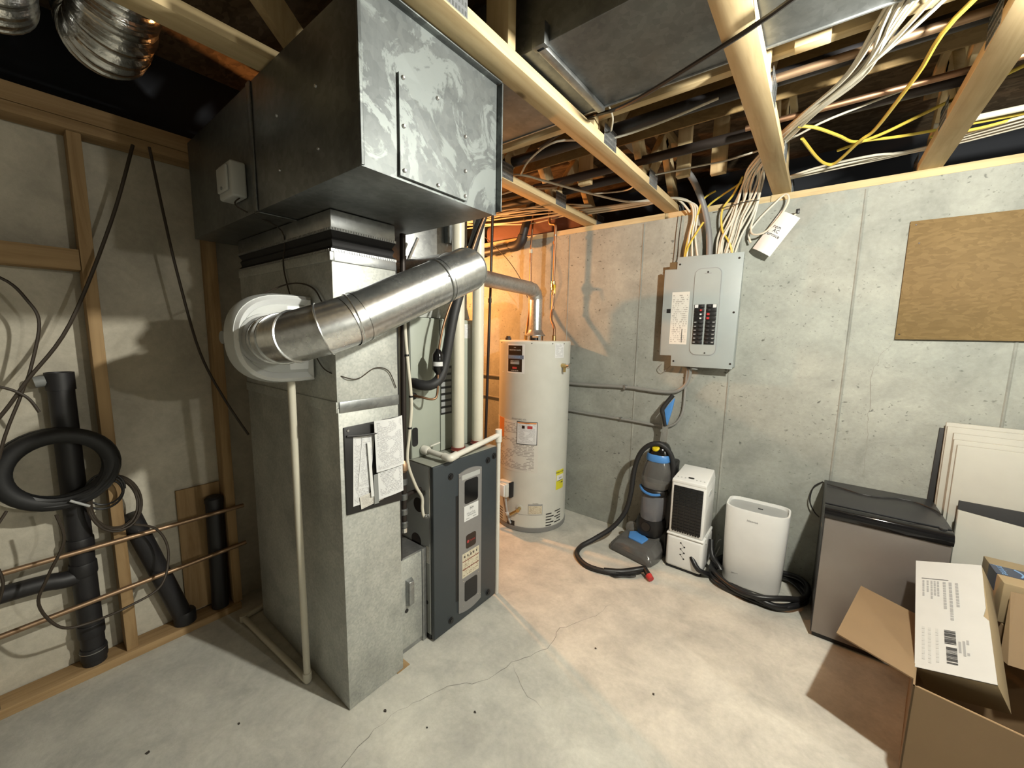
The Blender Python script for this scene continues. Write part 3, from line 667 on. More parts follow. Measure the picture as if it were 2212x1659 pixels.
paper('paper_sheet', .752, .842, .07, .27, -2.0, 0.001, 'print', 'white sheet along the left edge of the pocket board')
paper('paper_sheet', .772, .905, .052, .21, -7.0, 0.003, 'print', 'narrow leaflet tilted in the middle of the pocket board')
paper('paper_sheet', .782, .822, .10, .05, 6.0, 0.005, 'print_dense', 'small printed card at the bottom of the pocket board')
paper('folded_brochure', .836, .825, .020, .12, 0.0, 0.0095, 'grey_mid', 'narrow dark grey brochure edge standing low in the pocket board')
paper('paper_sheet', .822, .86, .012, .22, 3.0, 0.012, 'paper', 'thin white folded edge between the leaflet and the large sheet')

# filter rack ------------------------------------------------------------------
t = thing('filter_rack', 'low galvanized filter box between return duct and furnace with a handle', 'filter box', (-1.41, 1.05, 0))
part('box_shell', MB().box(-1.95, -1.405, .969, 1.147, 0.004, .478), 'galv', t, 0.002)
part('cover_plate', MB().box(-1.405, -1.400, .985, 1.125, 0.03, .47), 'galv_green', t, 0.001)
part('corner_strip', MB().box(-1.406, -1.396, 1.128, 1.149, 0.004, .48), 'galv', t, 0.001)
h = part('handle', MB().add([(-1.40, 1.03, .24), (-1.40, 1.068, .24), (-1.40, 1.068, .37), (-1.40, 1.03, .37), (-1.375, 1.036, .25), (-1.375, 1.062, .25), (-1.375, 1.062, .362), (-1.375, 1.036, .362)],
                         [(0, 1, 5, 4), (1, 2, 6, 5), (2, 3, 7, 6), (3, 0, 4, 7), (4, 5, 6, 7), (3, 2, 1, 0)]), 'galv', t, 0.003)
part('screw_hole', MB().lathe((-1.3995, 1.035, .215), [(0.010, 0), (0.010, 0.001)], 14, axis=(1, 0, 0)), 'black', t)

# ================================================================== FURNACE
FX, FY0, FY1, FZ = -1.345, 1.153, 1.607, 0.888
t = thing('furnace', 'charcoal-fronted gas furnace cabinet with grey badge strip on the floor', 'furnace', (FX, 1.38, 0))
b = part('cabinet', MB().box(-2.05, FX - .022, FY0, FY1, 0.03, FZ - .004), 'furn_body', t, 0.003)
part('top_panel', MB().box(-2.05, FX - .008, FY0 - .001, FY1, FZ - .004, FZ), 'furn_top', t, 0.001)
part('base_rail', MB().box(-2.04, FX - .03, FY0 + .004, FY1 - .004, 0.001, 0.03), 'black', t)
fp = part('front_panel', MB().box(FX - .022, FX, FY0 + .001, FY1 - .001, 0.012, FZ - .004), 'furn_front', t, 0.004, 3)
for y, z in ((1.262, .812), (1.532, .826), (1.262, .055), (1.545, .055), (1.582, .838)):
    part('panel_knob', MB().lathe((FX, y, z), [(0.017, 0), (0.017, 0.003), (0.011, 0.004), (0.011, 0.009)], 18, axis=(1, 0, 0)), 'black', fp)
def arcstrip(x, y0, y1, z0, z1, arc, th):
    P = [V((x, y0, z0))]
    for k in range(1, 12): q = k / 12; P.append(V((x, y0 + (y1 - y0) * q, z0 - arc * 4 * q * (1 - q))))
    P += [V((x, y1, z0)), V((x, y1, z1))]
    for k in range(11, 0, -1): q = k / 12; P.append(V((x, y0 + (y1 - y0) * q, z1 + arc * 4 * q * (1 - q))))
    P.append(V((x, y0, z1)))
    return MB().prism(P, (th, 0, 0))
part('recess_shade_strip', MB().box(FX, FX + .0012, 1.296, 1.312, .135, .70), 'black', fp)  # flat black strip painting in the shade of a groove
st = part('badge_strip', arcstrip(FX, 1.312, 1.478, .064, .806, .016, .006), 'strip', fp)
SX = FX + .006
def rr(y0, y1, z0, z1, rad, th, nm, mt, par, x=SX):
    return part(nm, MB().rrect((x, (y0 + y1) / 2, (z0 + z1) / 2), (0, 1, 0), (0, 0, 1), y1 - y0, z1 - z0, rad, th), mt, par)
rr(1.351, 1.449, .640, .764, .014, .0015, 'sight_window', 'glass_black', st)
rr(1.353, 1.448, .105, .218, .014, .0015, 'vent_window', 'black_rough', st)
rr(1.333, 1.464, .772, .797, .003, .001, 'clear_label', 'grey_light', st)
k = rr(1.348, 1.452, .548, .629, .002, .0012, 'contact_sticker', 'paper', st)
text('H', k, 'ink', (SX + .0012, 1.388, .601), (0, 1, 0), (0, 0, 1), .026); text('+', k, 'ink', (SX + .0012, 1.404, .602), (0, 1, 0), (0, 0, 1), .024)
text('Harrhe', k, 'ink_grey', (SX + .0012, 1.366, .578), (0, 1, 0), (0, 0, 1), .021)
for z, y0, y1 in ((.571, 1.372, 1.432), (.557, 1.362, 1.385), (.557, 1.412, 1.436)):
    part('print_line', MB().box(SX + .0012, SX + .0016, y0, y1, z, z + .0035), 'ink_grey', k)
k = rr(1.362, 1.436, .396, .470, .012, .0012, 'badge', 'label_black', st)
text('TRANE', k, 'ink_red', (SX + .0012, 1.386, .428), (0, 1, 0), (0, 0, 1), .0135)
part('badge_emblem', MB().lathe((SX + .0012, 1.376, .433), [(0.008, 0), (0.008, 0.0006)], 20, axis=(1, 0, 0)), 'ink_red', k)
k = part('operating_label', MB().sheet((SX, 1.336, .245), (0, 1, 0), (0, 0, 1), .124, .132), 'print_cream', st)
for z in (.288, .332): part('rule_line', MB().box(SX + .0006, SX + .0012, 1.338, 1.458, z, z + .004), 'red', k)
for i in range(5): part('icon', MB().box(SX + .0006, SX + .0012, 1.35 + i * .022, 1.357 + i * .022, .352, .364), 'ink', k)
for y, z in ((1.318, .79), (1.472, .79), (1.345, .632), (1.455, .632), (1.345, .228), (1.455, .228), (1.345, .09), (1.455, .1), (1.318, .09), (1.472, .09)):
    part('rivet', MB().lathe((SX, y, z), [(0.004, 0), (0.003, 0.002)], 10, axis=(1, 0, 0)), 'chrome', st)
for x, z in ((-1.452, .676), (-1.472, .49)):
    part('knockout_hole', MB().lathe((x, FY0, z), [(0.036, 0), (0.036, 0.001)], 24, axis=(0, -1, 0)), 'black', b)
part('screw_hole', MB().lathe((-1.397, FY0, .193), [(0.010, 0), (0.010, 0.001)], 12, axis=(0, -1, 0)), 'black', b)
part('rating_plate', MB().sheet((-1.398, FY0, .40), (1, 0, 0), (0, 0, 1), .022, .085), 'print_dense', b)
part('corner_edge', MB().box(FX - .028, FX - .022, FY0 - .0015, FY0, 0.04, .87), 'screw', b)
# power cable and gas train at the furnace side
t = thing('furnace_power_cable', 'white flexible cable looping into the furnace side above the round knockouts', 'cable', (-1.40, 1.14, .6))
part('cable', MB().tube([(-1.40, 1.050, 1.60), (-1.395, 1.050, 1.49), (-1.39, 1.056, 1.375), (-1.387, 1.070, 1.19), (-1.39, 1.058, 1.05), (-1.395, 1.050, .93), (-1.40, 1.095, .805), (-1.40, 1.132, .735), (-1.398, 1.132, .68), (-1.392, 1.135, .645), (-1.388, 1.148, .640)], 0.0075, 10), 'cable_w', t)
part('connector', MB().lathe((-1.388, FY0 + .001, .64), [(0.013, 0), (0.013, 0.010), (0.009, 0.012), (0.009, 0.022)], 12, axis=(0, -1, 0)), 'chrome', t)
for p in ((-1.388, 1.069, 1.22), (-1.391, 1.053, 1.40), (-1.389, 1.061, 1.08)): part('cable_tie', MB().lathe(p, [(0.0095, -.004), (0.0095, .004)], 10), 'black', t)
t = thing('gas_supply_pipe', 'black iron gas pipe rising between the return duct and furnace', 'pipe', (-1.41, 1.038, .6))
gx, gy = -1.412, 1.038
part('riser', MB().cyl((gx, gy, .64), (gx + .008, gy + .014, 1.9), 0.0125, n=14), 'iron', t)
for z in (.62, .68, .75, .82): part('fitting', MB().lathe((gx, gy, z), [(0.014, 0), (0.019, 0.004), (0.019, 0.026), (0.014, 0.03)], 14), 'galv_dark', t)
part('shutoff_valve', MB().lathe((gx, gy, .88), [(0.014, 0), (0.024, 0.012), (0.024, 0.040), (0.014, 0.055)], 14), 'copper_old', t)
part('branch', MB().tube([(gx, gy, .765), (gx - .01, 1.08, .765), (gx - .02, 1.15, .76)], 0.010, 10, 3), 'iron', t)
part('drip_cap', MB().lathe((gx, gy, .60), [(0.017, 0), (0.017, 0.02)], 14), 'chrome', t)
t = thing('sensor_conduit', 'black wire sleeve strapped to the wall of the return duct behind the gas pipe', 'conduit', (-1.40, .99, 1.0))
part('sleeve', MB().cyl((-1.375, .985, .5), (-1.375, .985, 1.76), 0.012, n=10), 'black', t)

# evaporator coil case -------------------------------------------------------------
CX = -1.50
t = thing('coil_case', 'pale grey-green evaporator coil cabinet sitting on top of the furnace', 'cabinet', (CX, 1.38, FZ))
part('body', MB().box(-2.05, CX - .004, 1.155, 1.603, FZ + .001, 1.567), 'coil', t, 0.002)
fp = part('front_panel', MB().box(CX - .004, CX, 1.157, 1.334, FZ + .004, 1.562), 'coil', t, 0.0015)
part('front_panel', MB().box(CX - .004, CX + .003, 1.338, 1.601, FZ + .004, 1.562), 'coil', t, 0.0015)
rr(1.155 + .003, 1.193, .95, 1.043, .014, .001, 'drain_slot', 'black', fp, CX)
k = part('rating_label', MB().sheet((CX + .003, 1.338, 1.08), (0, 1, 0), (0, 0, 1), .075, .25), 'black', t)
for i in range(7): part('label_row', MB().box(CX + .0036, CX + .0042, 1.341, 1.41, 1.09 + i * .034, 1.112 + i * .034), 'ink_grey', k)
k = part('small_label', MB().sheet((CX + .003, 1.50, 1.47), (0, 1, 0), (0, 0, 1), .05, .075), 'print', t)
part('suction_stub', MB().lathe((CX, 1.165, 1.265), [(0.02, 0), (0.02, .03)], 14, axis=(1, 0, 0)), 'black', t)
part('liquid_stub', MB().lathe((CX, 1.16, 1.20), [(0.016, 0), (0.016, 0.02)], 14, axis=(1, 0, 0)), 'black', t)
# supply plenum ------------------------------------------------------------------------
t = thing('supply_plenum', 'galvanized supply plenum above the coil cabinet, behind the round pipe', 'duct', (-1.55, 1.38, 1.568))
part('shell', MB().box(-2.03, -1.555, 1.18, 1.585, 1.568, 2.30), 'galv', t, 0.002)
part('drive_cleat', MB().box(-1.555, -1.548, 1.18, 1.585, 1.82, 1.85), 'galv', t, 0.002)
part('taper_panel', MB().prism([(-1.553, 1.18, 1.57), (-1.553, 1.585, 1.57), (-1.553, 1.54, 1.70), (-1.553, 1.20, 1.70)], (0.02, 0, 0)), 'galv_green', t, 0.002)
part('tie_rod', MB().cyl((-1.50, 1.10, 1.72), (-1.48, 1.19, 1.92), 0.007, n=10), 'chrome', t)
part('side_takeoff', MB().box(-1.56, -1.53, 1.42, 1.56, 1.95, 2.28), 'galv_dark', t, 0.002)

# vent pipes
for y, lb, dx in ((1.392, 'left cream plastic vent pipe rising from the furnace top', 0), (1.552, 'right cream plastic vent pipe rising from the furnace top', -.015)):
    t = thing('vent_pipe', lb, 'pipe', (-1.425 + dx, y, FZ), 'furnace vent pipes')
    part('pipe', MB().cyl((-1.425 + dx, y, FZ + .01), (-1.425 + dx, y, 2.305), 0.0305, n=24), 'pvc', t)
    part('red_coupler', MB().lathe((-1.425 + dx, y, FZ + .001), [(0.040, 0), (0.040, 0.014), (0.036, 0.018), (0.036, 0.028)], 24), 'red', t, label='dark red rubber coupler')
    part('clamp', MB().lathe((-1.425 + dx, y, FZ + .008), [(0.0415, 0), (0.0415, 0.006)], 24), 'iron', t)
# condensate drain
t = thing('condensate_pipe', 'white plastic condensate pipe across the furnace top and down its right edge', 'pipe', (-1.36, 1.63, 0))
part('run', MB().tube([(-1.48, 1.222, .925), (-1.40, 1.224, .922), (-1.335, 1.232, .917)], 0.0135, 14, 4), 'pvc_white', t)
part('elbow', MB().tube([(-1.352, 1.228, .918), (-1.318, 1.230, .917), (-1.314, 1.248, .919), (-1.318, 1.275, .922)], 0.0185, 14, 5), 'pvc_white', t)
part('run', MB().cyl((-1.316, 1.26, .92), (-1.352, 1.625, .944), 0.0135, n=14), 'pvc_white', t)
part('valve', MB().lathe((-1.475, 1.222, .925), [(0.022, -.02), (0.022, .012), (0.016, .02)], 14, axis=(1, 0, 0)), 'pvc_white', t)
part('valve_lever', MB().beam((-1.46, 1.235, .946), (-1.445, 1.285, .958), 0.012, .006), 'pvc_white', t, 0.002)
part('tee', MB().lathe((-1.354, 1.63, .905), [(0.0185, 0), (0.0185, 0.07)], 16), 'pvc_white', t)
part('drop', MB().cyl((-1.354, 1.63, 0.002), (-1.354, 1.63, .91), 0.0125, n=14), 'pvc_white', t)

# refrigerant line set
t = thing('refrigerant_line', 'thick black foam-sleeved refrigerant line bending into the coil cabinet', 'pipe', (-1.42, 1.2, 1.2))
part('foam_sleeve', MB().tube([(-1.485, 1.165, 1.262), (-1.45, 1.172, 1.255), (-1.415, 1.205, 1.255), (-1.40, 1.245, 1.285), (-1.395, 1.275, 1.36), (-1.385, 1.30, 1.50), (-1.375, 1.325, 1.62), (-1.365, 1.38, 1.78), (-1.355, 1.44, 1.96), (-1.345, 1.50, 2.13), (-1.345, 1.52, 2.31)], 0.024, 16), 'black_rough', t)
t = thing('liquid_line', 'thin copper liquid line with black filter drier beside the foam-sleeved line', 'pipe', (-1.40, 1.18, 1.2))
part('tube', MB().tube([(-1.485, 1.158, 1.203), (-1.44, 1.165, 1.20), (-1.40, 1.20, 1.19), (-1.392, 1.222, 1.21), (-1.39, 1.226, 1.30), (-1.385, 1.226, 1.40), (-1.375, 1.245, 1.52), (-1.36, 1.285, 1.64), (-1.34, 1.345, 1.77), (-1.325, 1.43, 1.98), (-1.315, 1.49, 2.12), (-1.315, 1.52, 2.31)], 0.0055, 10), 'copper', t)
k = part('filter_drier', MB().lathe((-1.389, 1.226, 1.315), [(0.008, -.01), (0.016, 0), (0.026, 0.014), (0.026, 0.082), (0.016, 0.098), (0.008, 0.11)], 22), 'gloss_black', t)
part('drier_label', MB().cylpatch((-1.389, 1.226), 0.0262, -100, 10, 1.345, 1.365), 'print', k)

# ================================================================== WATER HEATER
WX, WY, WR, WZ = -1.762, 2.553, 0.276, 1.45
WC = (WX, WY)
t = thing('water_heater', 'tall grey cylindrical gas water heater by the concrete wall', 'water heater', (WX, WY, 0))
tk = part('tank', MB().lathe((WX, WY, 0), [(WR - .004, .035), (WR, .04), (WR, WZ - .03), (WR + .001, WZ - .028), (WR + .001, WZ - .008), (WR - .006, WZ)], 72), 'tank', t)
part('base_ring', MB().lathe((WX, WY, 0), [(WR - .012, .001), (WR + .003, .003), (WR + .003, .034), (WR - .002, .038)], 72), 'tank_base', t)
def cyp(par, nm, mt, a0, a1, z0, z1, th=.0012, n=10): return part(nm, MB().cylpatch(WC, WR, a0, a1, z0, z1, th, n), mt, par)
def ctext(s, par, mt, a, z, size, align='CENTER', sx=1.0, th=.0022):
    def bend(x, y):
        q = math.radians(a) + x / WR; return V((WX + (WR + th) * math.cos(q), WY + (WR + th) * math.sin(q), z + y))
    return text(s, par, mt, (0, 0, 0), (1, 0, 0), (0, 0, 1), size, align=align, bend=bend)
k = cyp(tk, 'brand_label', 'ink_white', -101.5, -70.5, 1.210, 1.425)
k2 = cyp(k, 'label_field', 'label_black', -100, -74.5, 1.222, 1.414, .0016)
ctext('THE', k, 'ink_white', -87, 1.396, .010); ctext('BRADFORD WHITE', k, 'ink_white', -87, 1.377, .0115)
ctext('DEFENDER', k, 'prime', -87, 1.325, .019); ctext('SAFETY SYSTEM', k, 'ink_white', -87, 1.298, .011); ctext('WATER HEATER', k, 'ink_white', -87, 1.228, .009)
cyp(k, 'shield_emblem', 'ink_grey', -95, -79, 1.278, 1.296, .002); cyp(k, 'oval_emblem', 'ink_red', -91, -83, 1.244, 1.258, .002); cyp(k, 'ribbon', 'blue_label', -100.5, -72, 1.316, 1.344, .0019)
cyp(tk, 'white_sticker', 'print', -23.5, -5, 1.330, 1.434)
cyp(tk, 'instruction_label', 'print_dense', -150, -46.5, .470, .855, n=20)
k = cyp(tk, 'warning_frame', 'ink', -81, -48.5, .684, .858, .0016); k2 = cyp(k, 'warning_field', 'print', -80, -49.5, .690, .853, .0020)
cyp(k2, 'warning_header', 'orange', -79.5, -50, .843, .852, .0024); cyp(k2, 'pictogram', 'label_black', -72.5, -68, .806, .830, .0024); cyp(k2, 'pictogram', 'ink_red', -64, -56, .806, .828, .0024)
ctext('FLAMMABLE', k2, 'ink', -64.5, .8445, .007, th=.003)
k = cyp(tk, 'warning_frame', 'orange', -125, -107.5, .715, .862, .0016)
ctext('BRADFORD 475', tk, 'ink_grey', -78, .868, .017)
k = cyp(tk, 'energy_label', 'yellow', -13, 6, .318, .470); cyp(k, 'white_field', 'paper', -12, 5, .385, .432, .0018); cyp(k, 'rule_line', 'ink', -11, 4, .385, .389, .0022)
ctext('ENERGYGUIDE', k, 'ink', -3.6, .448, .0155); ctext('$263', k, 'ink', -3, .402, .019); ctext('300', k, 'ink', -3, .365, .012); cyp(k, 'house_emblem', 'ink', 0, 4, .362, .372, .0018)
cyp(tk, 'info_plate', 'ink_grey', -60, -37.2, .148, .226); cyp(tk, 'info_field', 'print_cream', -59.2, -38, .151, .214, .0018); ctext('WARNING', tk, 'ink', -48.6, .229, .009)
cyp(tk, 'access_seam', 'tank_base', -83, -36, .139, .1408, .0009)
vents = [(-31, -20.5, .142, 0), (-31, -16, .119, 0), (-31, -20.5, .096, 0), (-31, -16, .073, 0), (-31, -20.5, .050, 0), (-14, 0, .150, .010), (-9, 0, .130, .007), (-14.5, 0, .106, .010), (-9.5, 0, .086, .007), (-14.5, 0, .062, .010)]
for a0, a1, z, dz in vents: cyp(tk, 'air_slot', 'black', a0, a1, z - .004, z + .004, .0008, 4)
for i in range(5): cyp(tk, 'air_slot', 'black', -122 + (i % 2) * 3, -109, .05 + i * .021, .058 + i * .021, .0008, 4)
k = cyp(tk, 'burner_door', 'black', -97, -82, .03, .075, .001); 
def wpt(a, r, z): q = math.radians(a); return V((WX + r * math.cos(q), WY + r * math.sin(q), z))
# gas control valve
q = math.radians(-97); er = V((math.cos(q), math.sin(q), 0)); et = V((-er.y, er.x, 0))
M4 = Matrix(((et.x, er.x, 0, WX), (et.y, er.y, 0, WY), (0, 0, 1, 0), (0, 0, 0, 1)))
k = part('gas_valve', MB().box(-.058, .058, WR - .002, WR + .075, .275, .385).xform(M4), 'tank', t, .012, 3)
part('valve_cover', MB().box(-.05, .05, WR + .075, WR + .088, .285, .378).xform(M4), 'white', k, .006, 3)
part('valve_back', MB().box(.055, .066, WR - .001, WR + .045, .268, .39).xform(M4), 'black', k, .004)
part('control_knob', MB().lathe((0, 0, 0), [(0.020, 0), (0.020, 0.012), (0.014, 0.016)], 16, axis=(-1, 0, 0)).xform(M4 @ Matrix.Translation((-.058, WR + .05, .318))), 'black', k)
part('pilot_tubes', MB().tube([wpt(-94, WR + .04, .275), wpt(-93, WR + .035, .20), wpt(-92, WR + .018, .11), wpt(-89, WR + .004, .05)], 0.008, 10), 'grey_light', k)
part('pilot_tube', MB().tube([wpt(-98, WR + .045, .275), wpt(-96, WR + .04, .21), wpt(-94, WR + .022, .10), wpt(-91, WR + .004, .055)], 0.004, 8), 'copper_old', k)
part('tube_tag', MB().tube([wpt(-93, WR + .027, .145), wpt(-92, WR + .020, .115)], 0.0125, 10, 1), 'paper', k)
k = part('drain_valve', MB().cyl(wpt(-73.5, WR, .188), wpt(-73.5, WR + .045, .185), .014, n=14), 'brass', t)
part('drain_spout', MB().cyl(wpt(-74, WR + .03, .183), wpt(-84, WR + .05, .145), .010, .012, 12), 'brass', k)
part('flange', MB().cyl(wpt(-73.5, WR - .001, .188), wpt(-73.5, WR + .006, .188), .025, n=18), 'tank', k)
k = part('relief_valve', MB().cyl(wpt(-8, WR, 1.272), wpt(-8, WR + .055, 1.272), .016, n=14), 'brass', t)
part('relief_cap', MB().cyl(wpt(-8, WR + .05, 1.272), wpt(-8, WR + .07, 1.276), .020, .016, 14), 'chrome', k)
part('relief_outlet', MB().cyl(wpt(-9, WR + .028, 1.262), wpt(-9, WR + .028, 1.225), .010, n=12), 'brass', k)
for a in (-120, -60, -28, -5): part('screw', MB().cyl(wpt(a, WR, WZ - .018), wpt(a, WR + .003, WZ - .018), .004, n=8), 'iron', tk)
for (dx, dy), nm in (((-.13, .06), 'nipple'), ((.11, .10), 'nipple')): part(nm, MB().cyl((WX + dx, WY + dy, WZ - .004), (WX + dx, WY + dy, WZ + .04), .016, n=14), 'brass', t)
part('anode_cap', MB().lathe((WX - .14, WY - .16, WZ - .002), [(0.024, 0), (0.024, .02), (.017, .022), (.017, .032)], 6), 'iron', t)
hood = part('draft_hood', MB().lathe((WX, WY, WZ + .035), [(0.078, 0), (0.078, .006), (.062, .022), (.052, .045)], 32), 'galv', t)
for i in range(4):
    q = i * math.pi / 2 - .45; part('hood_leg', MB().beam((WX + .066 * math.cos(q), WY + .066 * math.sin(q), WZ - .002), (WX + .066 * math.cos(q), WY + .066 * math.sin(q), WZ + .04), .022, .003, up=(math.cos(q), math.sin(q), 0)), 'galv', hood)
part('flue_collar', MB().cyl((WX, WY, WZ - .003), (WX, WY, WZ + .02), .045, n=24), 'black', t)

t = thing('heater_flue', 'grey round flue pipe from the water heater elbowing back towards the furnace', 'pipe', (WX, WY, 1.53))
fl_ = miter_tube([(WX, WY, 1.525), (WX, WY, 1.765), (WX, WY - .016, 1.806), (WX, WY - .052, 1.832), (WX, WY - .10, 1.838), (WX, 1.64, 1.862)], .0515, 32)
part('riser', MB().loft(fl_[0:2], cap=False), 'pipe_metal', t)
for i in (1, 2, 3): part('elbow_gore', MB().loft(fl_[i:i + 2], cap=False), 'flue_metal', t)
part('run', MB().loft(fl_[4:6], cap=False), 'flue_metal', t)
part('seam_bead', MB().tube(fl_[1], .0025, 6, 1, closed=True), 'pipe_metal', t)
part('seam_bead', MB().tube(fl_[4], .0025, 6, 1, closed=True), 'flue_metal', t)

t = thing('cold_water_pipe', 'copper water line with a shutoff valve right of the heater flue', 'pipe', (-1.70, 2.70, 1.49))
part('pipe', MB().cyl((-1.716, 2.72, 1.79), (-1.71, 2.72, 2.32), .0105, n=14), 'copper', t)
part('flex_connector', MB().tube([(WX + .11, WY + .10, 1.49), (WX + .10, WY + .115, 1.55), (-1.70, 2.68, 1.62), (-1.715, 2.715, 1.70), (-1.716, 2.72, 1.79)], .0105, 12, 6), 'copper', t)
part('upper_elbow', MB().tube([(-1.71, 2.72, 2.30), (-1.715, 2.72, 2.345), (-1.76, 2.72, 2.36), (-1.77, 2.72, 2.40), (-1.765, 2.72, 2.50)], .0115, 12, 5), 'copper', t)
k = part('shutoff_valve', MB().lathe((-1.715, 2.72, 1.845), [(.012, 0), (.017, .004), (.017, .02), (.022, .024), (.022, .05), (.017, .054), (.017, .07), (.012, .074)], 16), 'brass', t)
part('valve_stem', MB().cyl((-1.715, 2.72, 1.882), (-1.685, 2.69, 1.882), .009, n=10), 'iron', k)
part('lever_handle', MB().beam((-1.683, 2.686, 1.886), (-1.676, 2.68, 1.815), .014, .003, up=(1, -1, 0)), 'yellow_p', k, .001)
for z in (2.2, 1.81, 1.70): part('coupling', MB().lathe((-1.715, 2.72, z), [(.0135, 0), (.0135, .022)], 12), 'copper', t)
part('hanger_clip', MB().lathe((-1.712, 2.72, 2.26), [(.014, 0), (.014, .01)], 12), 'galv', t)
t = thing('hot_water_pipe', 'copper water line left of the heater flue, partly behind it', 'pipe', (-1.95, 2.72, 1.49))
part('pipe', MB().cyl((-1.955, 2.74, 1.75), (-1.955, 2.74, 2.17), .0105, n=14), 'copper', t)
part('flex_connector', MB().tube([(WX - .13, WY + .06, 1.49), (WX - .135, WY + .08, 1.56), (-1.93, 2.70, 1.66), (-1.953, 2.735, 1.75)], .0105, 12, 6), 'copper', t)
part('coupling', MB().lathe((-1.955, 2.74, 2.16), [(.0145, 0), (.0145, .03)], 12), 'pvc', t)
part('pipe', MB().tube([(-1.955, 2.74, 2.18), (-1.955, 2.745, 2.28), (-1.955, 2.76, 2.42), (-1.955, 2.76, 2.52)], .008, 10, 4), 'copper', t)
t = thing('iron_gas_pipe', 'slim vertical black gas pipe left of the water heater', 'pipe', (-1.95, 2.2, 0))
part('riser', MB().cyl((-1.965, 2.2, .40), (-1.906, 2.2, 2.42), .0105, n=12), 'iron', t)
part('coupling', MB().lathe((-1.928, 2.2, 1.72), [(.014, 0), (.014, .03)], 12), 'iron', t)
part('lower_bend', MB().tube([(-1.965, 2.2, .42), (-1.968, 2.205, .33), (-1.95, 2.23, .29), (-1.89, 2.27, .285)], .0125, 12, 5), 'iron', t)
t = thing('drain_stack_pipe', 'black plastic drain pipe along the wall top turning up into the joists', 'pipe', (-2.1, 2.70, 2.2))
part('run', MB().cyl((-3.1, 2.69, 2.175), (-2.10, 2.70, 2.225), .034, n=18), 'abs', t)
part('elbow', MB().tube([(-2.14, 2.70, 2.223), (-2.07, 2.70, 2.228), (-2.03, 2.70, 2.255), (-2.01, 2.70, 2.30)], .042, 18, 5), 'abs', t)
part('riser', MB().cyl((-2.015, 2.70, 2.285), (-1.925, 2.70, 2.56), .034, n=18), 'abs', t)
part('coupling', MB().cyl((-2.50, 2.694, 2.203), (-2.42, 2.696, 2.207), .042, n=18), 'abs', t)
t = thing('expansion_cable', 'thin brown wire hanging from the joists to the heater pipes', 'wire', (-1.98, 2.6, 1.8))
part('wire', MB().tube([(-2.35, 2.6, 2.32), (-2.12, 2.62, 2.12), (-2.0, 2.66, 1.95), (-1.965, 2.72, 1.80)], .003, 6), 'cable_br', t)

# ================================================================== BREAKER PANEL
PY = 2.768
t = thing('breaker_panel', 'grey electrical breaker panel on the concrete wall with black breakers', 'electrical panel', (-.6, D, 1.30))
part('back_box', MB().box(-.782, -.418, PY, D - .001, 1.312, 2.005), 'panel', t, .002)
cv = part('cover', MB().prism([(-.789, PY, 2.014), (-.408, PY, 2.009), (-.418, PY, 1.302), (-.788, PY, 1.302), (-.790, PY, 1.372), (-.866, PY, 1.373), (-.861, PY, 1.941), (-.789, PY, 1.938)], (0, -.004, 0)), 'panel', t, .0015)
part('left_edge_return', MB().box(-.866, -.862, PY - .004, PY + .022, 1.374, 1.94), 'panel', t)
part('bottom_edge_return', MB().box(-.864, -.79, PY - .003, PY + .022, 1.371, 1.374), 'panel', t)
part('knockout_patch', MB().box(-.838, -.795, PY - .0005, PY + .004, 1.94, 1.985), 'brown', t)
EXp, EZp = V((1, 0, 0)), V((0, 0, 1))
dr = part('door_frame', MB().rrect((-.597, PY - .004, 1.656), (1, 0, 0), (0, 0, 1), .158, .55, .04, .002, 8).xform(Matrix.Identity(4)), 'ink_grey', cv)
di = part('door_field', MB().rrect((-.598, PY - .006, 1.656), (1, 0, 0), (0, 0, 1), .150, .541, .037, .003, 8), 'panel_in', cv)
part('door_latch', MB().box(-.617, -.577, PY - .0095, PY - .009, 1.895, 1.899), 'ink_grey', di); part('door_screw', MB().lathe((-.598, PY - .009, 1.905), [(.006, 0), (.004, .003)], 10, axis=(0, -1, 0)), 'iron', di)
part('door_screw', MB().lathe((-.582, PY - .009, 1.397), [(.005, 0), (.004, .003)], 10, axis=(0, -1, 0)), 'iron', di)
ND = 10; z0b, z1b = 1.452, 1.706; hh = (z1b - z0b) / ND
for side, (x0, x1) in enumerate(((-.661, -.602), (-.590, -.531))):
    for i in range(ND):
        zt = z1b - i * hh
        br = part('breaker', MB().box(x0, x1, PY - .015, PY - .006, zt - hh + .001, zt - .001), 'black', t, .001)
        xin = x1 - .016 if side == 0 else x0 + .016
        hm = 'black_rough'
        part('toggle', MB().box(xin - .009, xin + .009, PY - .023, PY - .015, zt - hh * .72, zt - hh * .28), hm, br, .001)
        if (side, i) in ((0, 0), (1, 0)):
            xo = x0 + .012 if side == 0 else x1 - .012; part('white_label', MB().box(xo - .010, xo + .010, PY - .0158, PY - .015, zt - hh * .9, zt - hh * .1), 'paper', br)
        elif side == 0 and i in (1,): part('test_button', MB().box(xin - .007, xin + .004, PY - .0238, PY - .023, zt - hh * .7, zt - hh * .3), 'red_bright', br)
        elif side == 0 and i in (2, 3): part('test_button', MB().box(xin - .007, xin + .004, PY - .0238, PY - .023, zt - hh * .7, zt - hh * .3), 'ink_white', br)
        elif side == 1 and i in (2, 3): part('test_button', MB().box(xin - .010, xin + .006, PY - .0238, PY - .023, zt - hh * .75, zt - hh * .2), 'red_bright', br)
        if i > 3:
            xo = x0 + .010 if side == 0 else x1 - .012; part('rating_mark', MB().box(xo - .006, xo + .008, PY - .0156, PY - .015, zt - hh * .6, zt - hh * .35), 'ink_grey', br)
part('directory_card', MB().sheet((-.808, PY - .004, 1.448), (1, 0, 0), (0, 0, 1), .110, .342, .0008), 'directory', cv)
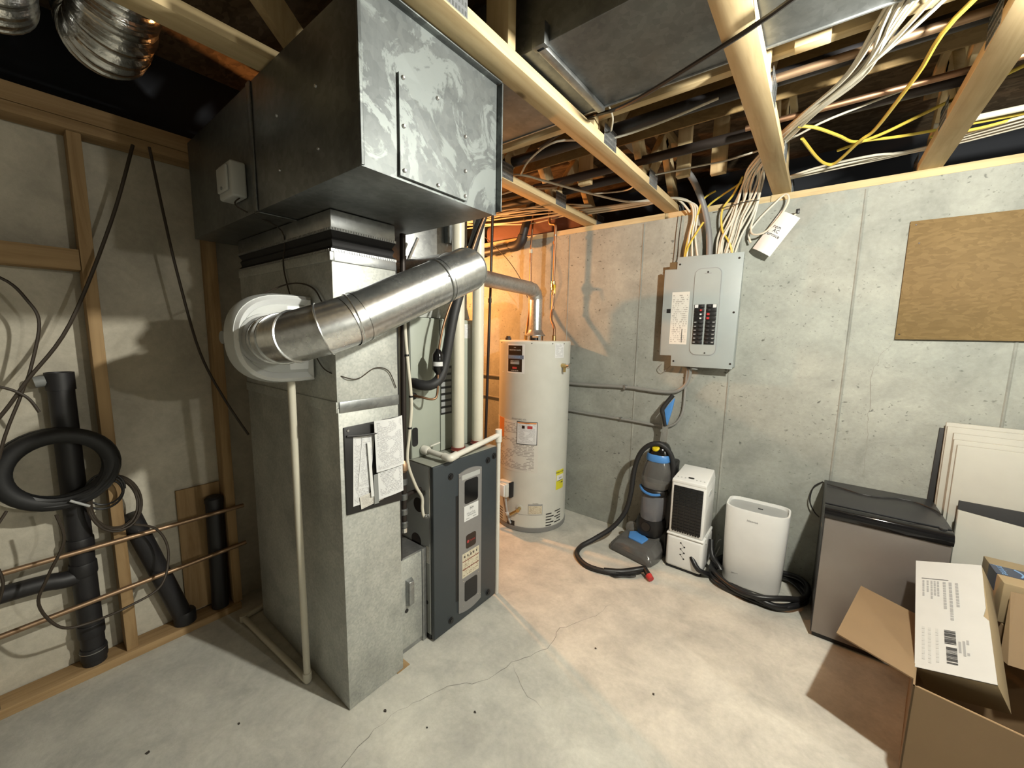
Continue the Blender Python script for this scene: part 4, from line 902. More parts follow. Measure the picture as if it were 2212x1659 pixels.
part('directory_heading', MB().box(-.733, -.729, PY - .0055, PY - .0048, 1.46, 1.55), 'ink', cv)
part('latch_slot', MB().box(-.838, -.812, PY - .0046, PY - .004, 1.655, 1.682), 'black', cv); part('latch_mark', MB().box(-.858, -.842, PY - .0046, PY - .004, 1.660, 1.676), 'ink_grey', cv)
for x, z in ((-.772, 1.967), (-.432, 1.975), (-.437, 1.652), (-.432, 1.335), (-.772, 1.335)):
    part('screw', MB().lathe((x, PY - .004, z), [(.0065, 0), (.005, .003)], 12, axis=(0, -1, 0)), 'iron', cv)
part('cable_clamp', MB().lathe((-.645, 2.81, 1.31), [(.03, 0), (.03, -.025)], 18), 'grey_mid', t)

# conduits on the wall
t = thing('wall_conduit', 'grey conduit dropping from the breaker panel and running left, the upper one', 'conduit', (-1.2, D - .02, 1.1))
part('tube', MB().tube([(-.672, 2.81, 1.29), (-.682, 2.83, 1.22), (-.71, 2.835, 1.16), (-.77, 2.835, 1.118), (-.86, 2.835, 1.108), (-1.0, 2.836, 1.112), (-1.13, 2.836, 1.116), (-1.58, 2.836, 1.10), (-2.6, 2.836, 1.10)], .0125, 12, 6), 'conduit', t)
part('strap', MB().box(-1.135, -1.12, 2.82, D, 1.10, 1.132), 'galv', t)
t = thing('wall_conduit', 'thin grey conduit curving below the panel and running left, the lower one', 'conduit', (-1.2, D - .02, .87))
part('tube', MB().tube([(-.690, 2.82, 1.29), (-.702, 2.838, 1.15), (-.705, 2.838, 1.0), (-.735, 2.838, .915), (-.79, 2.838, .868), (-.86, 2.838, .860), (-1.15, 2.838, .868), (-1.57, 2.838, .872), (-2.6, 2.838, .90)], .009, 12, 6), 'conduit', t)
part('strap', MB().box(-1.155, -1.143, 2.828, D, .858, .882), 'galv', t)

# ================================================================== CABLES AT THE PANEL AND CEILING
def cable(name, pts, r, mt, label, cat='cable', group=None, sub=6, n=7):
    return solo(name, MB().tube(pts, r, n, sub), mt, label, cat, loc=V(pts[0]), group=group)
rnd = random.Random(11)
def W(k=1.0): return rnd.uniform(-.011, .011) * k
LB = 'white electrical cable in the bundle bending down into the panel top left'
for i in range(9):
    o = i - 4; xe = -.765 + i * .0115; j = rnd.uniform(-.012, .012); yo = 2.828 - (i % 3) * .011
    cable('electrical_cable', [(-1.62, 2.62 + i * .018, 2.40 + j), (-1.25, 2.66 + i * .012, 2.385 + j), (-1.0, 2.72 + i * .008, 2.392 + j), (-.845, 2.76 + (i % 3) * .012, 2.395 + j * .5), (-.765 + i * .006, yo - .012, 2.372 - i * .004), (-.728 + i * .004, yo - .006, 2.28), (-.724 + o * .006, yo - .008, 2.15), (xe, yo - .012, 2.0)], .0062, 'cable_w', LB, group='white cables entering the panel on the left')
cable('electrical_cable', [(-.60, 2.80, 2.40), (-.665, 2.79, 2.36), (-.70, 2.80, 2.26), (-.745, 2.80, 2.12), (-.758, 2.80, 2.0)], .006, 'cable_y', 'yellow electrical cable crossing the left white bundle, bent from the right')
cable('electrical_cable', [(-.655, 2.79, 2.22), (-.69, 2.785, 2.16), (-.735, 2.79, 2.08), (-.75, 2.80, 2.0)], .006, 'cable_y', 'short yellow cable end laid over the left white bundle')
cable('service_cable', [(-.78, 2.60, 2.56), (-.72, 2.72, 2.47), (-.68, 2.79, 2.37), (-.645, 2.815, 2.25), (-.62, 2.815, 2.12), (-.61, 2.81, 2.0)], .019, 'cable_g', 'thick dark grey service cable entering the middle of the panel top', n=12)
LB = 'white electrical cable in the thick bundle fanning into the panel top right'
for i in range(11):
    xe = -.568 + i * .0098; j = rnd.uniform(-.014, .014); u = (i - 5)
    top = [(.075, 1.50), (.09, 1.51), (.105, 1.52), (.115, 1.54), (.12, 1.50), (.15, 1.55), (.19, 1.57), (.08, 1.48), (.10, 1.50), (.13, 1.52), (.095, 1.49)][i]
    cable('electrical_cable', [(top[0] + .20, top[1] - .52, 2.40 + j), (top[0], top[1], 2.39 + j), (.02 + u * .005 + W(), 1.86 + j + W(), 2.395 + j), (-.11 + u * .005 + W(), 2.07 + j + W(), 2.400 + j), (-.21 + u * .006 + W(), 2.24 + j, 2.405 + j), (-.34 + u * .007 + W(), 2.52 + W(), 2.40 + j * .6), (-.40 + u * .010 + W(), 2.73, 2.385 + W()), (-.43 + u * .012 + W(), 2.812 - (i % 3) * .012, 2.315), (-.465 + u * .0125 + W(1.6), 2.82 - (i % 3) * .014, 2.21), (-.50 + u * .0115 + W(1.3), 2.82 - (i % 3) * .014, 2.11), (xe, 2.812 - (i % 2) * .012, 2.0)], .0062, 'cable_w', LB, group='white cables entering the panel on the right')
cable('electrical_cable', [(-.44, 2.70, 2.42), (-.50, 2.80, 2.36), (-.555, 2.805, 2.28), (-.545, 2.80, 2.16), (-.50, 2.795, 2.08), (-.475, 2.80, 2.0)], .006, 'cable_y', 'yellow cable in front of the right white bundle, bowing left')
cable('electrical_cable', [(-.40, 2.72, 2.42), (-.53, 2.80, 2.385), (-.62, 2.83, 2.345), (-.66, 2.835, 2.31)], .006, 'cable_y', 'yellow cable drooping left over the sill beside the right bundle')
cable('tie_wire', [(-.575, 2.785, 2.285), (-.52, 2.775, 2.288), (-.43, 2.775, 2.298), (-.36, 2.79, 2.30)], .0022, 'cable_b', 'thin black tie wire across the right cable bundle')
cable('electrical_cable', [(-.36, 2.80, 2.34), (-.375, 2.81, 2.24), (-.39, 2.80, 2.15), (-.37, 2.775, 2.105), (-.31, 2.765, 2.11), (-.245, 2.77, 2.19), (-.215, 2.785, 2.27), (-.235, 2.80, 2.31), (-.29, 2.81, 2.265), (-.36, 2.815, 2.19), (-.40, 2.815, 2.12), (-.385, 2.81, 2.065)], .0055, 'cable_w', 'white cable looped around the hanging paper tag', sub=8)
# paper tag
t = thing('paper_tag', 'curled white paper tag with handwriting hanging by the sill', 'tag', (-.28, 2.79, 1.99))
ex = V((.80, -.15, -.52)).normalized(); ey = V((.42, .02, .86)); ey = (ey - ex * ey.dot(ex)).normalized()
o0 = V((-.372, 2.80, 2.030))
part('sheet', MB().sheet(o0, ex, ey, .112, .232, .0006, 12, 6, lambda a, b: .016 * math.sin(a * math.pi) * (1.2 - .6 * b)), 'paper', t)
for j, (s, off) in enumerate((('From', .012), ('AC', .036), ('Furnace', .010))):
    text(s, t, 'ink', o0 + ex * off + ey * (.140 - j * .022) + ex.cross(ey) * .016, ex, ey, .026)
part('binder_clip', MB().box(-.176, -.158, 2.775, 2.79, 2.19, 2.215), 'black', t, .003)
cable('electrical_cable', [(-.168, 2.785, 2.20), (-.20, 2.79, 2.165), (-.235, 2.795, 2.13)], .005, 'cable_w', 'short stiff white cable end behind the tag clip')
cable('thermostat_wire', [(-.83, 2.85, 2.30), (-.835, 2.846, 2.18), (-.838, 2.846, 2.06), (-.845, 2.845, 1.94)], .0022, 'cable_br', 'thin twisted brown wire down the wall left of the panel top', n=5)
cable('thermostat_wire', [(-.805, 2.85, 2.30), (-.812, 2.846, 2.15), (-.812, 2.84, 2.02), (-.816, 2.80, 1.985)], .0022, 'cable_br', 'thin brown wire reaching the brown knockout of the panel', n=5)
cable('loop_wire', [(-.80, 2.83, 1.31), (-.83, 2.825, 1.27), (-.86, 2.825, 1.25), (-.885, 2.825, 1.275), (-.865, 2.825, 1.31)], .002, 'cable_g', 'small loop of thin wire under the panel left corner', n=5)

# ceiling cables
cable('electrical_cable', [(.55, 1.20, 2.40), (.235, 1.62, 2.38), (.17, 1.95, 2.375), (.10, 2.30, 2.37), (.055, 2.39, 2.366), (-.02, 2.58, 2.358), (-.06, 2.58, 2.36), (-.10, 2.48, 2.37), (-.15, 2.28, 2.39)], .0068, 'cable_y', 'long yellow cable sweeping across the ceiling at right and hooking back')
cable('electrical_cable', [(-.16, 2.17, 2.40), (-.10, 2.19, 2.385), (-.02, 2.32, 2.38), (.03, 2.42, 2.38), (.10, 2.46, 2.385), (.24, 2.54, 2.40), (.60, 2.62, 2.42), (1.0, 2.60, 2.42)], .0062, 'cable_y', 'yellow cable waving right from the bundle under the joists')
cable('electrical_cable', [(-.02, 2.52, 2.39), (.06, 2.46, 2.385), (.14, 2.42, 2.39), (.26, 2.35, 2.41), (.50, 2.25, 2.46)], .0062, 'cable_y', 'yellow cable crossing the waving one and rising right')
cable('electrical_cable', [(.30, 2.62, 2.40), (.45, 2.63, 2.40), (.62, 2.62, 2.41), (1.1, 2.60, 2.42)], .0062, 'cable_y', 'yellow cable right of the last truss')
LB = 'white cable in the loose run along the wall top at right'
for i in range(4):
    j = i * .012
    cable('electrical_cable', [(-.32, 2.80, 2.39), (-.22, 2.80 - j, 2.392), (-.06, 2.79 - j * 1.5, 2.395 + (i % 2) * .01), (.13, 2.78 - j * 2, 2.398), (.27, 2.77 - j * (3 - i), 2.40), (.45, 2.76 - j * 3, 2.402), (1.1, 2.60 - j * 4, 2.42)], .0058, 'cable_w', LB, group='white cables along the wall top')
cable('electrical_cable', [(-1.62, 1.84, 2.41), (-1.44, 1.90, 2.40), (-1.36, 2.05, 2.392), (-1.23, 2.38, 2.388), (-1.10, 2.66, 2.39), (-.93, 2.75, 2.398), (-.82, 2.79, 2.385), (-.745, 2.81, 2.30)], .0066, 'cable_w', 'white cable curving diagonally across the joist bay above the heater')
cable('electrical_cable', [(-1.44, 1.90, 2.40), (-1.30, 1.80, 2.42), (-1.10, 1.74, 2.43), (-.88, 1.81, 2.405), (-.64, 1.80, 2.40), (-.40, 1.79, 2.42)], .005, 'cable_w', 'thin white cable running across above the trusses beside the truss plate')
cable('electrical_cable', [(-2.1, 1.95, 2.36), (-1.75, 1.98, 2.355), (-1.60, 2.02, 2.375), (-1.48, 2.08, 2.40)], .005, 'cable_w', 'white cable sagging beside the duct box corner')
cable('electrical_cable', [(-1.30, 2.52, 2.44), (-1.05, 2.50, 2.41), (-.95, 2.42, 2.43), (-.86, 2.30, 2.47)], .0045, 'cable_w', 'thin cable slanting up behind the second truss')
cable('electrical_cable', [(-.86, 2.36, 2.41), (-.60, 2.38, 2.41), (-.45, 2.36, 2.40), (-.22, 2.32, 2.41), (-.05, 2.22, 2.42), (.28, 2.13, 2.44)], .0045, 'cable_w', 'thin beige cable crossing behind the middle truss')
LB = 'dim cable in the tangle above the water heater'
for i in range(9):
    a = rnd.uniform(0, .25)
    cable('electrical_cable', [(-2.7, 2.35 + i * .045, 2.42 + a * .3), (-2.3, 2.30 + i * .05, 2.385 + rnd.uniform(-.01, .05)), (-1.95, 2.36 + i * .045, 2.40 + rnd.uniform(-.015, .04)), (-1.62, 2.48 + i * .035, 2.39 + rnd.uniform(0, .03)), (-1.36, 2.62 + i * .018, 2.39 + rnd.uniform(0, .02))], .0052, 'cable_w', LB, group='cables above the water heater')
cable('coax_cable', [(.20, 1.08, 2.327), (-.13, 1.26, 2.324), (-.205, 1.295, 2.322), (-.30, 1.335, 2.322), (-.55, 1.447, 2.335), (-.70, 1.522, 2.36), (-.90, 1.62, 2.42), (-1.25, 1.80, 2.46)], .007, 'cable_b', 'black cable crossing under the middle truss towards the duct box')
cable('dangling_wire', [(-.74, 1.52, 2.40), (-.75, 1.60, 2.38), (-.79, 1.68, 2.375), (-.82, 1.74, 2.40)], .0035, 'cable_w', 'short wire dangling from the flat duct edge beside the truss plate')

# ceiling duct, boards and pipes
t = thing('flat_duct', 'dark flat galvanized duct crossing above the trusses with a raised seam', 'duct', (-.5, 1.31, 2.385))
part('shell', MB().box(-2.40, 1.2, 1.10, 1.515, 2.382, 2.60), 'galv_dark', t, .003)
part('drive_seam', MB().box(-.775, -.745, 1.085, 1.52, 2.366, 2.382), 'galv', t, .003)
part('seam_end', MB().box(-.782, -.735, 1.075, 1.10, 2.366, 2.43), 'galv_dark', t, .002)
part('drive_seam', MB().box(.10, .13, 1.085, 1.52, 2.366, 2.382), 'galv', t, .003)
part('edge_lip', MB().box(-2.40, 1.2, 1.515, 1.522, 2.378, 2.41), 'galv', t, .001)
def board(nm, b6, mt, label, cat='board'): return solo(nm, MB().box(*b6), mt, label, cat, bevel=.002)
board('strongback_board', (-3.0, 1.6, 1.655, 1.693, 2.43, 2.57), 'woodx', 'long lumber strongback on edge across the trusses beyond the flat duct')
board('strongback_board', (-3.0, 1.6, 2.02, 2.03, 2.46, 2.72), 'osb', 'tall oriented strand strip on edge across the joist bays')
board('lumber_block', (-.15, -.06, 1.60, 1.64, 2.40, 2.47), 'woodx', 'short pale lumber block beside the middle truss under the flat duct')
board('lumber_block', (-.74, -.67, 2.44, 2.48, 2.40, 2.74), 'woodz', 'upright lumber block between the trusses left of the panel cables')
board('lumber_block', (-.60, -.52, 2.62, 2.66, 2.44, 2.74), 'woodz', 'small upright lumber block above the service cable')
board('lumber_block', (-1.28, -1.20, 2.28, 2.32, 2.42, 2.74), 'woodz', 'slanted lumber block in the bay above the water heater')
board('white_strip', (-1.10, -1.02, 1.55, 2.82, 2.70, 2.72), 'board', 'pale drywall strip along the ceiling between the two left trusses')
def hpipe(y, z, x0, x1, r, mt, label, name='ceiling_pipe'):
    return solo(name, MB().cyl((x0, y, z), (x1, y, z), r, n=14), mt, label, 'pipe', loc=(x0, y, z))
hpipe(1.86, 2.46, -2.6, 1.2, .028, 'abs', 'black plastic pipe crossing above the trusses, nearest the flat duct')
hpipe(2.235, 2.45, -2.6, .34, .024, 'iron', 'dark iron pipe crossing above the trusses, second from the flat duct')
hpipe(2.42, 2.46, -2.4, -.95, .026, 'abs', 'black plastic pipe in the bay above the water heater')
hpipe(2.11, 2.42, -.35, 1.6, .0115, 'copper', 'bright copper pipe crossing the bay right of the middle truss')
hpipe(1.80, 2.43, -.30, 1.6, .014, 'copper_old', 'tan pipe crossing the bay just past the flat duct')
hpipe(2.56, 2.42, .30, 1.4, .012, 'pvc', 'beige pipe at the right edge behind the last truss')
t = thing('copper_branch', 'short copper riser hanging from the iron pipe above the heater', 'pipe', (-1.35, 2.2, 2.4))
part('tube', MB().tube([(-1.42, 2.235, 2.46), (-1.40, 2.22, 2.42), (-1.43, 2.12, 2.39), (-1.45, 2.06, 2.375)], .010, 10, 4), 'copper_old', t)

# flexible foil ducts at top left
def flex(pts, r, label):
    t = thing('flexible_duct', label, 'duct', V(pts[0]), 'flexible foil ducts')
    m = MB(); P = MB(); 
    m.tube(pts, r, 28, 26, rf=lambda q: 1 + .035 * math.sin(q * 26 * (len(pts) - 1) * math.pi * .9) + .012 * math.sin(q * 57))
    part('foil_sleeve', m, 'foil', t); return t
flex([(-2.34, .32, 2.85), (-2.32, .325, 2.72), (-2.28, .33, 2.60), (-2.20, .335, 2.56), (-2.08, .34, 2.58), (-1.95, .345, 2.66)], .115, 'ribbed silver foil duct sagging from the ceiling at the top left')
flex([(-2.34, .075, 2.85), (-2.32, .072, 2.72), (-2.27, .07, 2.60), (-2.19, .065, 2.56), (-2.08, .06, 2.57), (-1.95, .055, 2.62)], .105, 'crumpled silver foil duct cut by the left picture edge')

# ================================================================== THINGS ALONG THE CONCRETE WALL
# plywood sheet on the wall
t = thing('plywood_sheet', 'tan oriented strand board sheet mounted on the concrete wall at right', 'board', (.6, D, 1.505))
part('sheet', MB().prism([(.299, D - .001, 2.089), (1.52, D - .001, 2.085), (1.52, D - .001, 1.506), (.301, D - .001, 1.505)], (0, -.016, 0)), 'osb', t, .001)
for x, z in ((.32, 2.07), (.315, 1.53), (.34, 1.98)): part('nail', MB().lathe((x, D - .017, z), [(.004, 0), (.003, .001)], 8, axis=(0, -1, 0)), 'iron', t)

# carpet cleaner -------------------------------------------------------------------
t = thing('carpet_cleaner', 'upright carpet cleaner with smoked tanks and blue trim leaning by the wall', 'carpet cleaner', (-.84, 2.62, 0))
def ell(cx, cy, z, rx, ry, n=24, ex=1.0, tilt=0): return [V((cx + rx * math.copysign(abs(math.cos(2 * math.pi * k / n)) ** ex, math.cos(2 * math.pi * k / n)), cy + ry * math.copysign(abs(math.sin(2 * math.pi * k / n)) ** ex, math.sin(2 * math.pi * k / n)), z + tilt * math.sin(2 * math.pi * k / n))) for k in range(n)]
# floor head: wide smoked nozzle, lower at the front
ca, sa = math.cos(math.radians(-12)), math.sin(math.radians(-12))
def hd(x, y, z): return V((-.868 + x * ca - y * sa, 2.60 + x * sa + y * ca, z))
def head_ring(y, hw, zt, zb): return [hd(-hw, y, zb), hd(hw, y, zb), hd(hw * 1.0, y, zb + (zt - zb) * .55), hd(hw * .72, y, zt), hd(-hw * .72, y, zt), hd(-hw * 1.0, y, zb + (zt - zb) * .55)]
part('nozzle', MB().loft([head_ring(-.135, .145, .045, .006), head_ring(-.11, .158, .075, .004), head_ring(-.03, .162, .105, .004), head_ring(.05, .15, .125, .004), head_ring(.11, .12, .13, .006)]), 'smoke', t, .004)
part('brush_housing', MB().loft([head_ring(-.10, .145, .04, .006), head_ring(-.02, .15, .07, .006), head_ring(.04, .14, .09, .006)]), 'black', t)
k = part('nozzle_latch', MB().prism([hd(-.055, -.055, .096), hd(.05, -.055, .094), hd(.065, .0, .114), hd(-.03, .03, .124), hd(-.075, -.01, .116)], (0, 0, .010)), 'blue', t, .003)
part('base_frame', MB().loft([[hd(-.11, .07, .01), hd(.15, .07, .01), hd(.15, .07, .17), hd(-.11, .07, .15)], [hd(-.12, .19, .01), hd(.16, .19, .01), hd(.15, .19, .24), hd(-.10, .19, .22)]]), 'black', t, .012)
for sx_ in (-.135, .165): part('wheel', MB().cyl(hd(sx_, .165, .062), hd(sx_ + .03, .165, .062), .060, n=24), 'black_rough', t)
part('wheel_cover', MB().lathe(hd(-.10, .06, .12), [(.045, 0), (.042, .02), (.02, .034)], 20, axis=(-.2, -1, .35)), 'clear', t)
# body column, leaning back slightly
def ax(z): return (-.822 + (z - .15) * .036, 2.675 + (z - .15) * .055)
def col(zs, mt, nm, par, bevel=0):
    return part(nm, MB().loft([ell(*ax(z), z, rx, ry, 26, .8) for z, rx, ry in zs]), mt, par, bevel)
col([(.13, .08, .075), (.16, .098, .085), (.22, .098, .085), (.25, .085, .078)], 'black', 'motor_base', t)
part('badge', MB().lathe(V((*ax(.20), .20)) + V((-.01, -.083, 0)), [(.034, 0), (.030, .006)], 24, axis=(-.1, -1, .1)), 'gloss_black', t)
lw = col([(.225, .066, .072), (.25, .078, .082), (.33, .084, .086), (.40, .083, .085), (.425, .076, .08)], 'smoke_tank', 'clean_tank', t)
part('rear_spine', MB().loft([[V((x0, y0, z)) for x0, y0 in ((ax(z)[0] - .07, ax(z)[1] + .04), (ax(z)[0] + .115, ax(z)[1] + .0), (ax(z)[0] + .115, ax(z)[1] + .10), (ax(z)[0] - .07, ax(z)[1] + .10))] for z in (.10, .30, .56, .66)]), 'black', t, .015)
col([(.424, .088, .088), (.434, .092, .092), (.452, .092, .092), (.462, .086, .086)], 'black', 'tank_seat', t)
k = part('blue_trim', MB().tube([V((*ax(.452), .448)) + V((.098 * math.cos(q), .098 * math.sin(q), .012 * math.cos(q * 2))) for q in [math.radians(a) for a in range(-165, -50, 10)]], .0095, 8, 2), 'blue', t)
up = col([(.462, .080, .082), (.48, .094, .094), (.54, .098, .096), (.60, .092, .092), (.64, .080, .082), (.662, .072, .075)], 'smoke', 'dirty_tank', t)
col([(.47, .075, .078), (.50, .086, .086), (.515, .085, .085)], 'grey_mid', 'tank_float', up)
col([(.655, .078, .080), (.664, .083, .084), (.694, .080, .081), (.704, .074, .076)], 'blue', 'blue_collar', t)
col([(.702, .074, .076), (.735, .066, .070), (.762, .052, .056), (.775, .036, .04)], 'gloss_black', 'top_cap', t)
part('yellow_button', MB().lathe(V((*ax(.745), .742)) + V((-.012, -.052, 0)), [(.026, 0), (.026, .012), (.018, .02)], 24, axis=(-.1, -.75, .65)), 'yellow_p', t)
part('handle_stem', MB().loft([[V((ax(z)[0] + .005 + sx_ * .017, ax(z)[1] + .035 + sy_ * .010, z)) for sx_, sy_ in ((-1, -1), (1, -1), (1, 1), (-1, 1))] for z in (.66, .80, .90)]), 'clear', t, .003)
hb = V((*ax(.90), .90)) + V((.005, .035, 0))
part('grip', MB().tube([hb + V((0, -.005, -.01)), hb + V((-.012, -.012, .05)), hb + V((-.025, -.018, .10)), hb + V((.0, -.01, .15)), hb + V((.035, .0, .205))], .0145, 12, 5), 'black_rough', t)
part('grip_accent', MB().prism([hb + V((.012, -.02, -.005)), hb + V((.034, -.012, .10)), hb + V((.046, -.008, .185)), hb + V((.020, -.012, .15)), hb + V((-.010, -.02, .10)), hb + V((.0, -.02, .05))], (0.004, .016, 0)), 'blue', t, .003)
# hose
hose = [V((-.735, 2.70, .42)), V((-.705, 2.69, .56)), V((-.715, 2.675, .70)), V((-.775, 2.65, .775)), V((-.85, 2.64, .765)), V((-.915, 2.64, .69)), V((-.95, 2.64, .56)), V((-.96, 2.63, .40)), V((-.985, 2.61, .26)), V((-1.05, 2.56, .14)), V((-1.15, 2.47, .05)), V((-1.20, 2.37, .019)), V((-1.17, 2.26, .017)), V((-1.06, 2.19, .017)), V((-.93, 2.21, .017)), V((-.84, 2.27, .018)), V((-.77, 2.345, .022))]
k = part('hose', MB().tube(hose, .0165, 12, 16, rf=lambda q: 1 + .05 * math.sin(q * 900)), 'black_rough', t)
part('hose_wand', MB().tube([V((-.95, 2.205, .02)), V((-.86, 2.255, .024)), V((-.79, 2.325, .03)), V((-.735, 2.36, .045))], .018, 12, 5), 'black', k)
part('wand_trigger', MB().tube([V((-.90, 2.205, .012)), V((-.87, 2.205, .010)), V((-.84, 2.235, .012)), V((-.80, 2.262, .012)), V((-.775, 2.29, .014))], .005, 6, 3), 'black', k)
part('wand_head', MB().cyl((-.745, 2.355, .045), (-.695, 2.315, .022), .016, .019, 14), 'black', k)
part('red_nozzle', MB().cyl((-.708, 2.325, .027), (-.685, 2.308, .019), .021, .018, 16), 'red_bright', k, label='red nozzle tip')

# evaporative tower fan ----------------------------------------------------------------
t = thing('tower_cooler', 'slim white tower air cooler with black grille and dotted zigzag print', 'air cooler', (-.56, 2.68, 0))
x0, x1, y0, y1 = -.672, -.462, 2.55, 2.815
part('water_tank', MB().box(x0 - .006, x1 + .006, y0 - .006, y1, .012, .228), 'white', t, .022, 4)
part('foot', MB().box(x0, x1, y0 + .002, y1 - .01, 0.0, .014), 'black', t, .004)
part('tank_rim', MB().box(x0 - .007, x1 + .007, y0 - .007, y1, .226, .240), 'white', t, .006, 3)
up = part('upper_body', MB().box(x0 + .002, x1 - .002, y0 + .002, y1 - .004, .239, .585), 'white', t, .012, 3)
tp = part('control_top', MB().loft([[V((x0 + .002, y0 + .001, .575)), V((x1 - .002, y0 + .001, .575)), V((x1 - .002, y1 - .004, .575)), V((x0 + .002, y1 - .004, .575))], [V((x0 + .004, y0 + .002, .598)), V((x1 - .004, y0 + .002, .598)), V((x1 - .012, y1 - .012, .632)), V((x0 + .012, y1 - .012, .632))]]), 'white', t, .005, 3)
part('display', MB().rrect((-.567, y0 + .055, .6085), (1, 0, 0), (0, 1, .13), .034, .014, .006, .0015), 'black', tp)
for i in range(8):
    if i not in (3, 4): part('button', MB().lathe((-.645 + i * .0225, y0 + .045, .6055), [(.004, 0), (.004, .001)], 8), 'grey_light', tp)
gr = part('grille_recess', MB().box(x0 + .018, x1 - .018, y0 - .001, y0 + .006, .262, .560), 'black', up, .002)
for i in range(14): part('grille_slat', MB().box(x0 + .020, x1 - .020, y0 - .004, y0 + .003, .270 + i * .0205, .2745 + i * .0205), 'gloss_black', gr)
for i in range(4): part('grille_bar', MB().box(x0 + .05 + i * .036, x0 + .054 + i * .036, y0 - .005, y0 + .002, .264, .558), 'gloss_black', gr)
for i in range(11): part('drip_tooth', MB().box(x0 + .024 + i * .0152, x0 + .034 + i * .0152, y0 - .0025, y0 + .003, .256, .264), 'black', gr)
part('side_handle', MB().rrect((x1 - .002, y0 + .12, .52), (0, 1, 0), (0, 0, 1), .09, .03, .013, .003), 'white_cool', up)
part('tank_latch', MB().box(x1 + .004, x1 + .014, y0 + .06, y0 + .09, .20, .255), 'white_cool', t, .004)
zz = [(-.575, .190), (-.552, .168), (-.574, .150), (-.552, .128), (-.573, .112), (-.552, .088)]
pr_ = part('zigzag_print', MB(), 'ink', t) if False else None
zp = MB()
for i, (x, z) in enumerate(zz):
    zp.lathe((x - .012, y0 - .006, z), [(.0052, 0), (.0052, .0008)], 14, axis=(0, -1, 0))
    if i: zp.beam((zz[i - 1][0] - .012, y0 - .0064, zz[i - 1][1]), (x - .012, y0 - .0064, z), .0008, .0016, up=(0, 1, 0))
part('zigzag_print', zp, 'ink', t)

# dehumidifier ---------------------------------------------------------------------------
t = thing('dehumidifier', 'white rounded dehumidifier with open grey top beside the tower cooler', 'dehumidifier', (-.205, 2.70, 0))
def sring(z, sx_, sy_, n=40, cx=-.205, cy=2.698):
    P = []
    for k in range(n):
        q = 2 * math.pi * k / n; c, s = math.cos(q), math.sin(q); e = .42
        P.append(V((cx + sx_ * math.copysign(abs(c) ** e, c), cy + sy_ * math.copysign(abs(s) ** e, s) - .012 * (1 - abs(c)) * (1 if s < 0 else 0), z)))
    return P
part('shell', MB().loft([sring(.012, .145, .095), sring(.03, .152, .102), sring(.30, .160, .104), sring(.488, .163, .104), sring(.495, .161, .102), sring(.495, .152, .094), sring(.476, .150, .092)], cap=True), 'white', t)
part('top_grille', MB().loft([sring(.470, .149, .091), sring(.4775, .149, .091)]), 'grey_light', t)
part('top_display', MB().box(-.205, -.180, 2.70, 2.715, .4775, .479), 'black', t)
for i in range(8): part('grille_slot', MB().box(-.34 + i * .036, -.315 + i * .036, 2.635, 2.637, .4775, .4785), 'grey_mid', t)
part('foot', MB().loft([sring(.0, .135, .085), sring(.014, .14, .09)]), 'grey_mid', t)
text('Hisense', t, 'ink_grey', (-.245, 2.5815, .432), (1, 0, 0), (0, 0, 1), .018)
part('lower_scuff', MB().box(-.30, -.265, 2.5855, 2.5865, .088, .090), 'ink_grey', t)
# coiled drain hose
t = thing('coiled_hose', 'black garden hose coiled on the floor around the dehumidifier', 'hose', (-.15, 2.6, 0))
P = []
cx, cy = -.17, 2.665
for k in range(0, 76):
    q = math.radians(200 + k * 14.2); tt = k / 75
    rx = .25 + .022 * math.sin(k * .5); ry = .185 + .02 * math.sin(k * .8 + 1)
    y = cy + ry * math.sin(q)
    P.append(V((cx + rx * math.cos(q), min(y, 2.83), .016 + tt * .060 + .010 * math.sin(k * .9))))
P = [V((-.52, 2.555, .115)), V((-.47, 2.53, .06))] + P
P += [V((-.36, 2.60, .08)), V((-.42, 2.65, .12)), V((-.44, 2.70, .20))]
part('hose', MB().tube(P, .0155, 10, 3), 'black', t)
t = thing('zip_tie_bundle', 'clear twisted wire ties between the cooler and the dehumidifier', 'wire', (-.41, 2.72, .1))
part('strand', MB().tube([(-.44, 2.78, .02), (-.42, 2.76, .14), (-.40, 2.72, .20), (-.385, 2.70, .22)], .003, 5, 4), 'clear', t)
part('strand', MB().tube([(-.44, 2.76, .02), (-.41, 2.72, .10), (-.39, 2.70, .17)], .003, 5, 4), 'clear', t)

# mini fridge -----------------------------------------------------------------------------
t = thing('mini_fridge', 'black compact fridge with brushed steel door against the concrete wall', 'fridge', (.305, 2.6, 0))
part('case', MB().box(.092, .52, 2.44, 2.835, .02, .688), 'fridge_black', t, .006)
part('top_panel', MB().box(.090, .522, 2.438, 2.836, .688, .696), 'fridge_top', t, .003)
dr = part('door', MB().box(.093, .519, 2.385, 2.432, .028, .640), 'fridge_front', t, .005, 3)
part('door_gasket', MB().box(.098, .514, 2.432, 2.440, .032, .685), 'black', t)
part('door_edge', MB().box(.0925, .0945, 2.384, 2.433, .03, .64), 'black', dr)
part('top_handle_trim', MB().loft([[V((.09, 2.378, .64)), V((.09, 2.438, .64)), V((.09, 2.438, .690)), V((.09, 2.405, .694)), V((.09, 2.385, .685)), V((.09, 2.376, .665))], [V((.522, 2.378, .64)), V((.522, 2.438, .64)), V((.522, 2.438, .690)), V((.522, 2.405, .694)), V((.522, 2.385, .685)), V((.522, 2.376, .665))]]), 'gloss_black', t, .003)
part('kick_strip', MB().box(.10, .512, 2.40, 2.44, .004, .03), 'black', t)
for x, y in ((.12, 2.46), (.49, 2.46), (.12, 2.81), (.49, 2.81)): part('foot', MB().lathe((x, y, 0), [(.014, 0), (.014, .022)], 12), 'black', t)
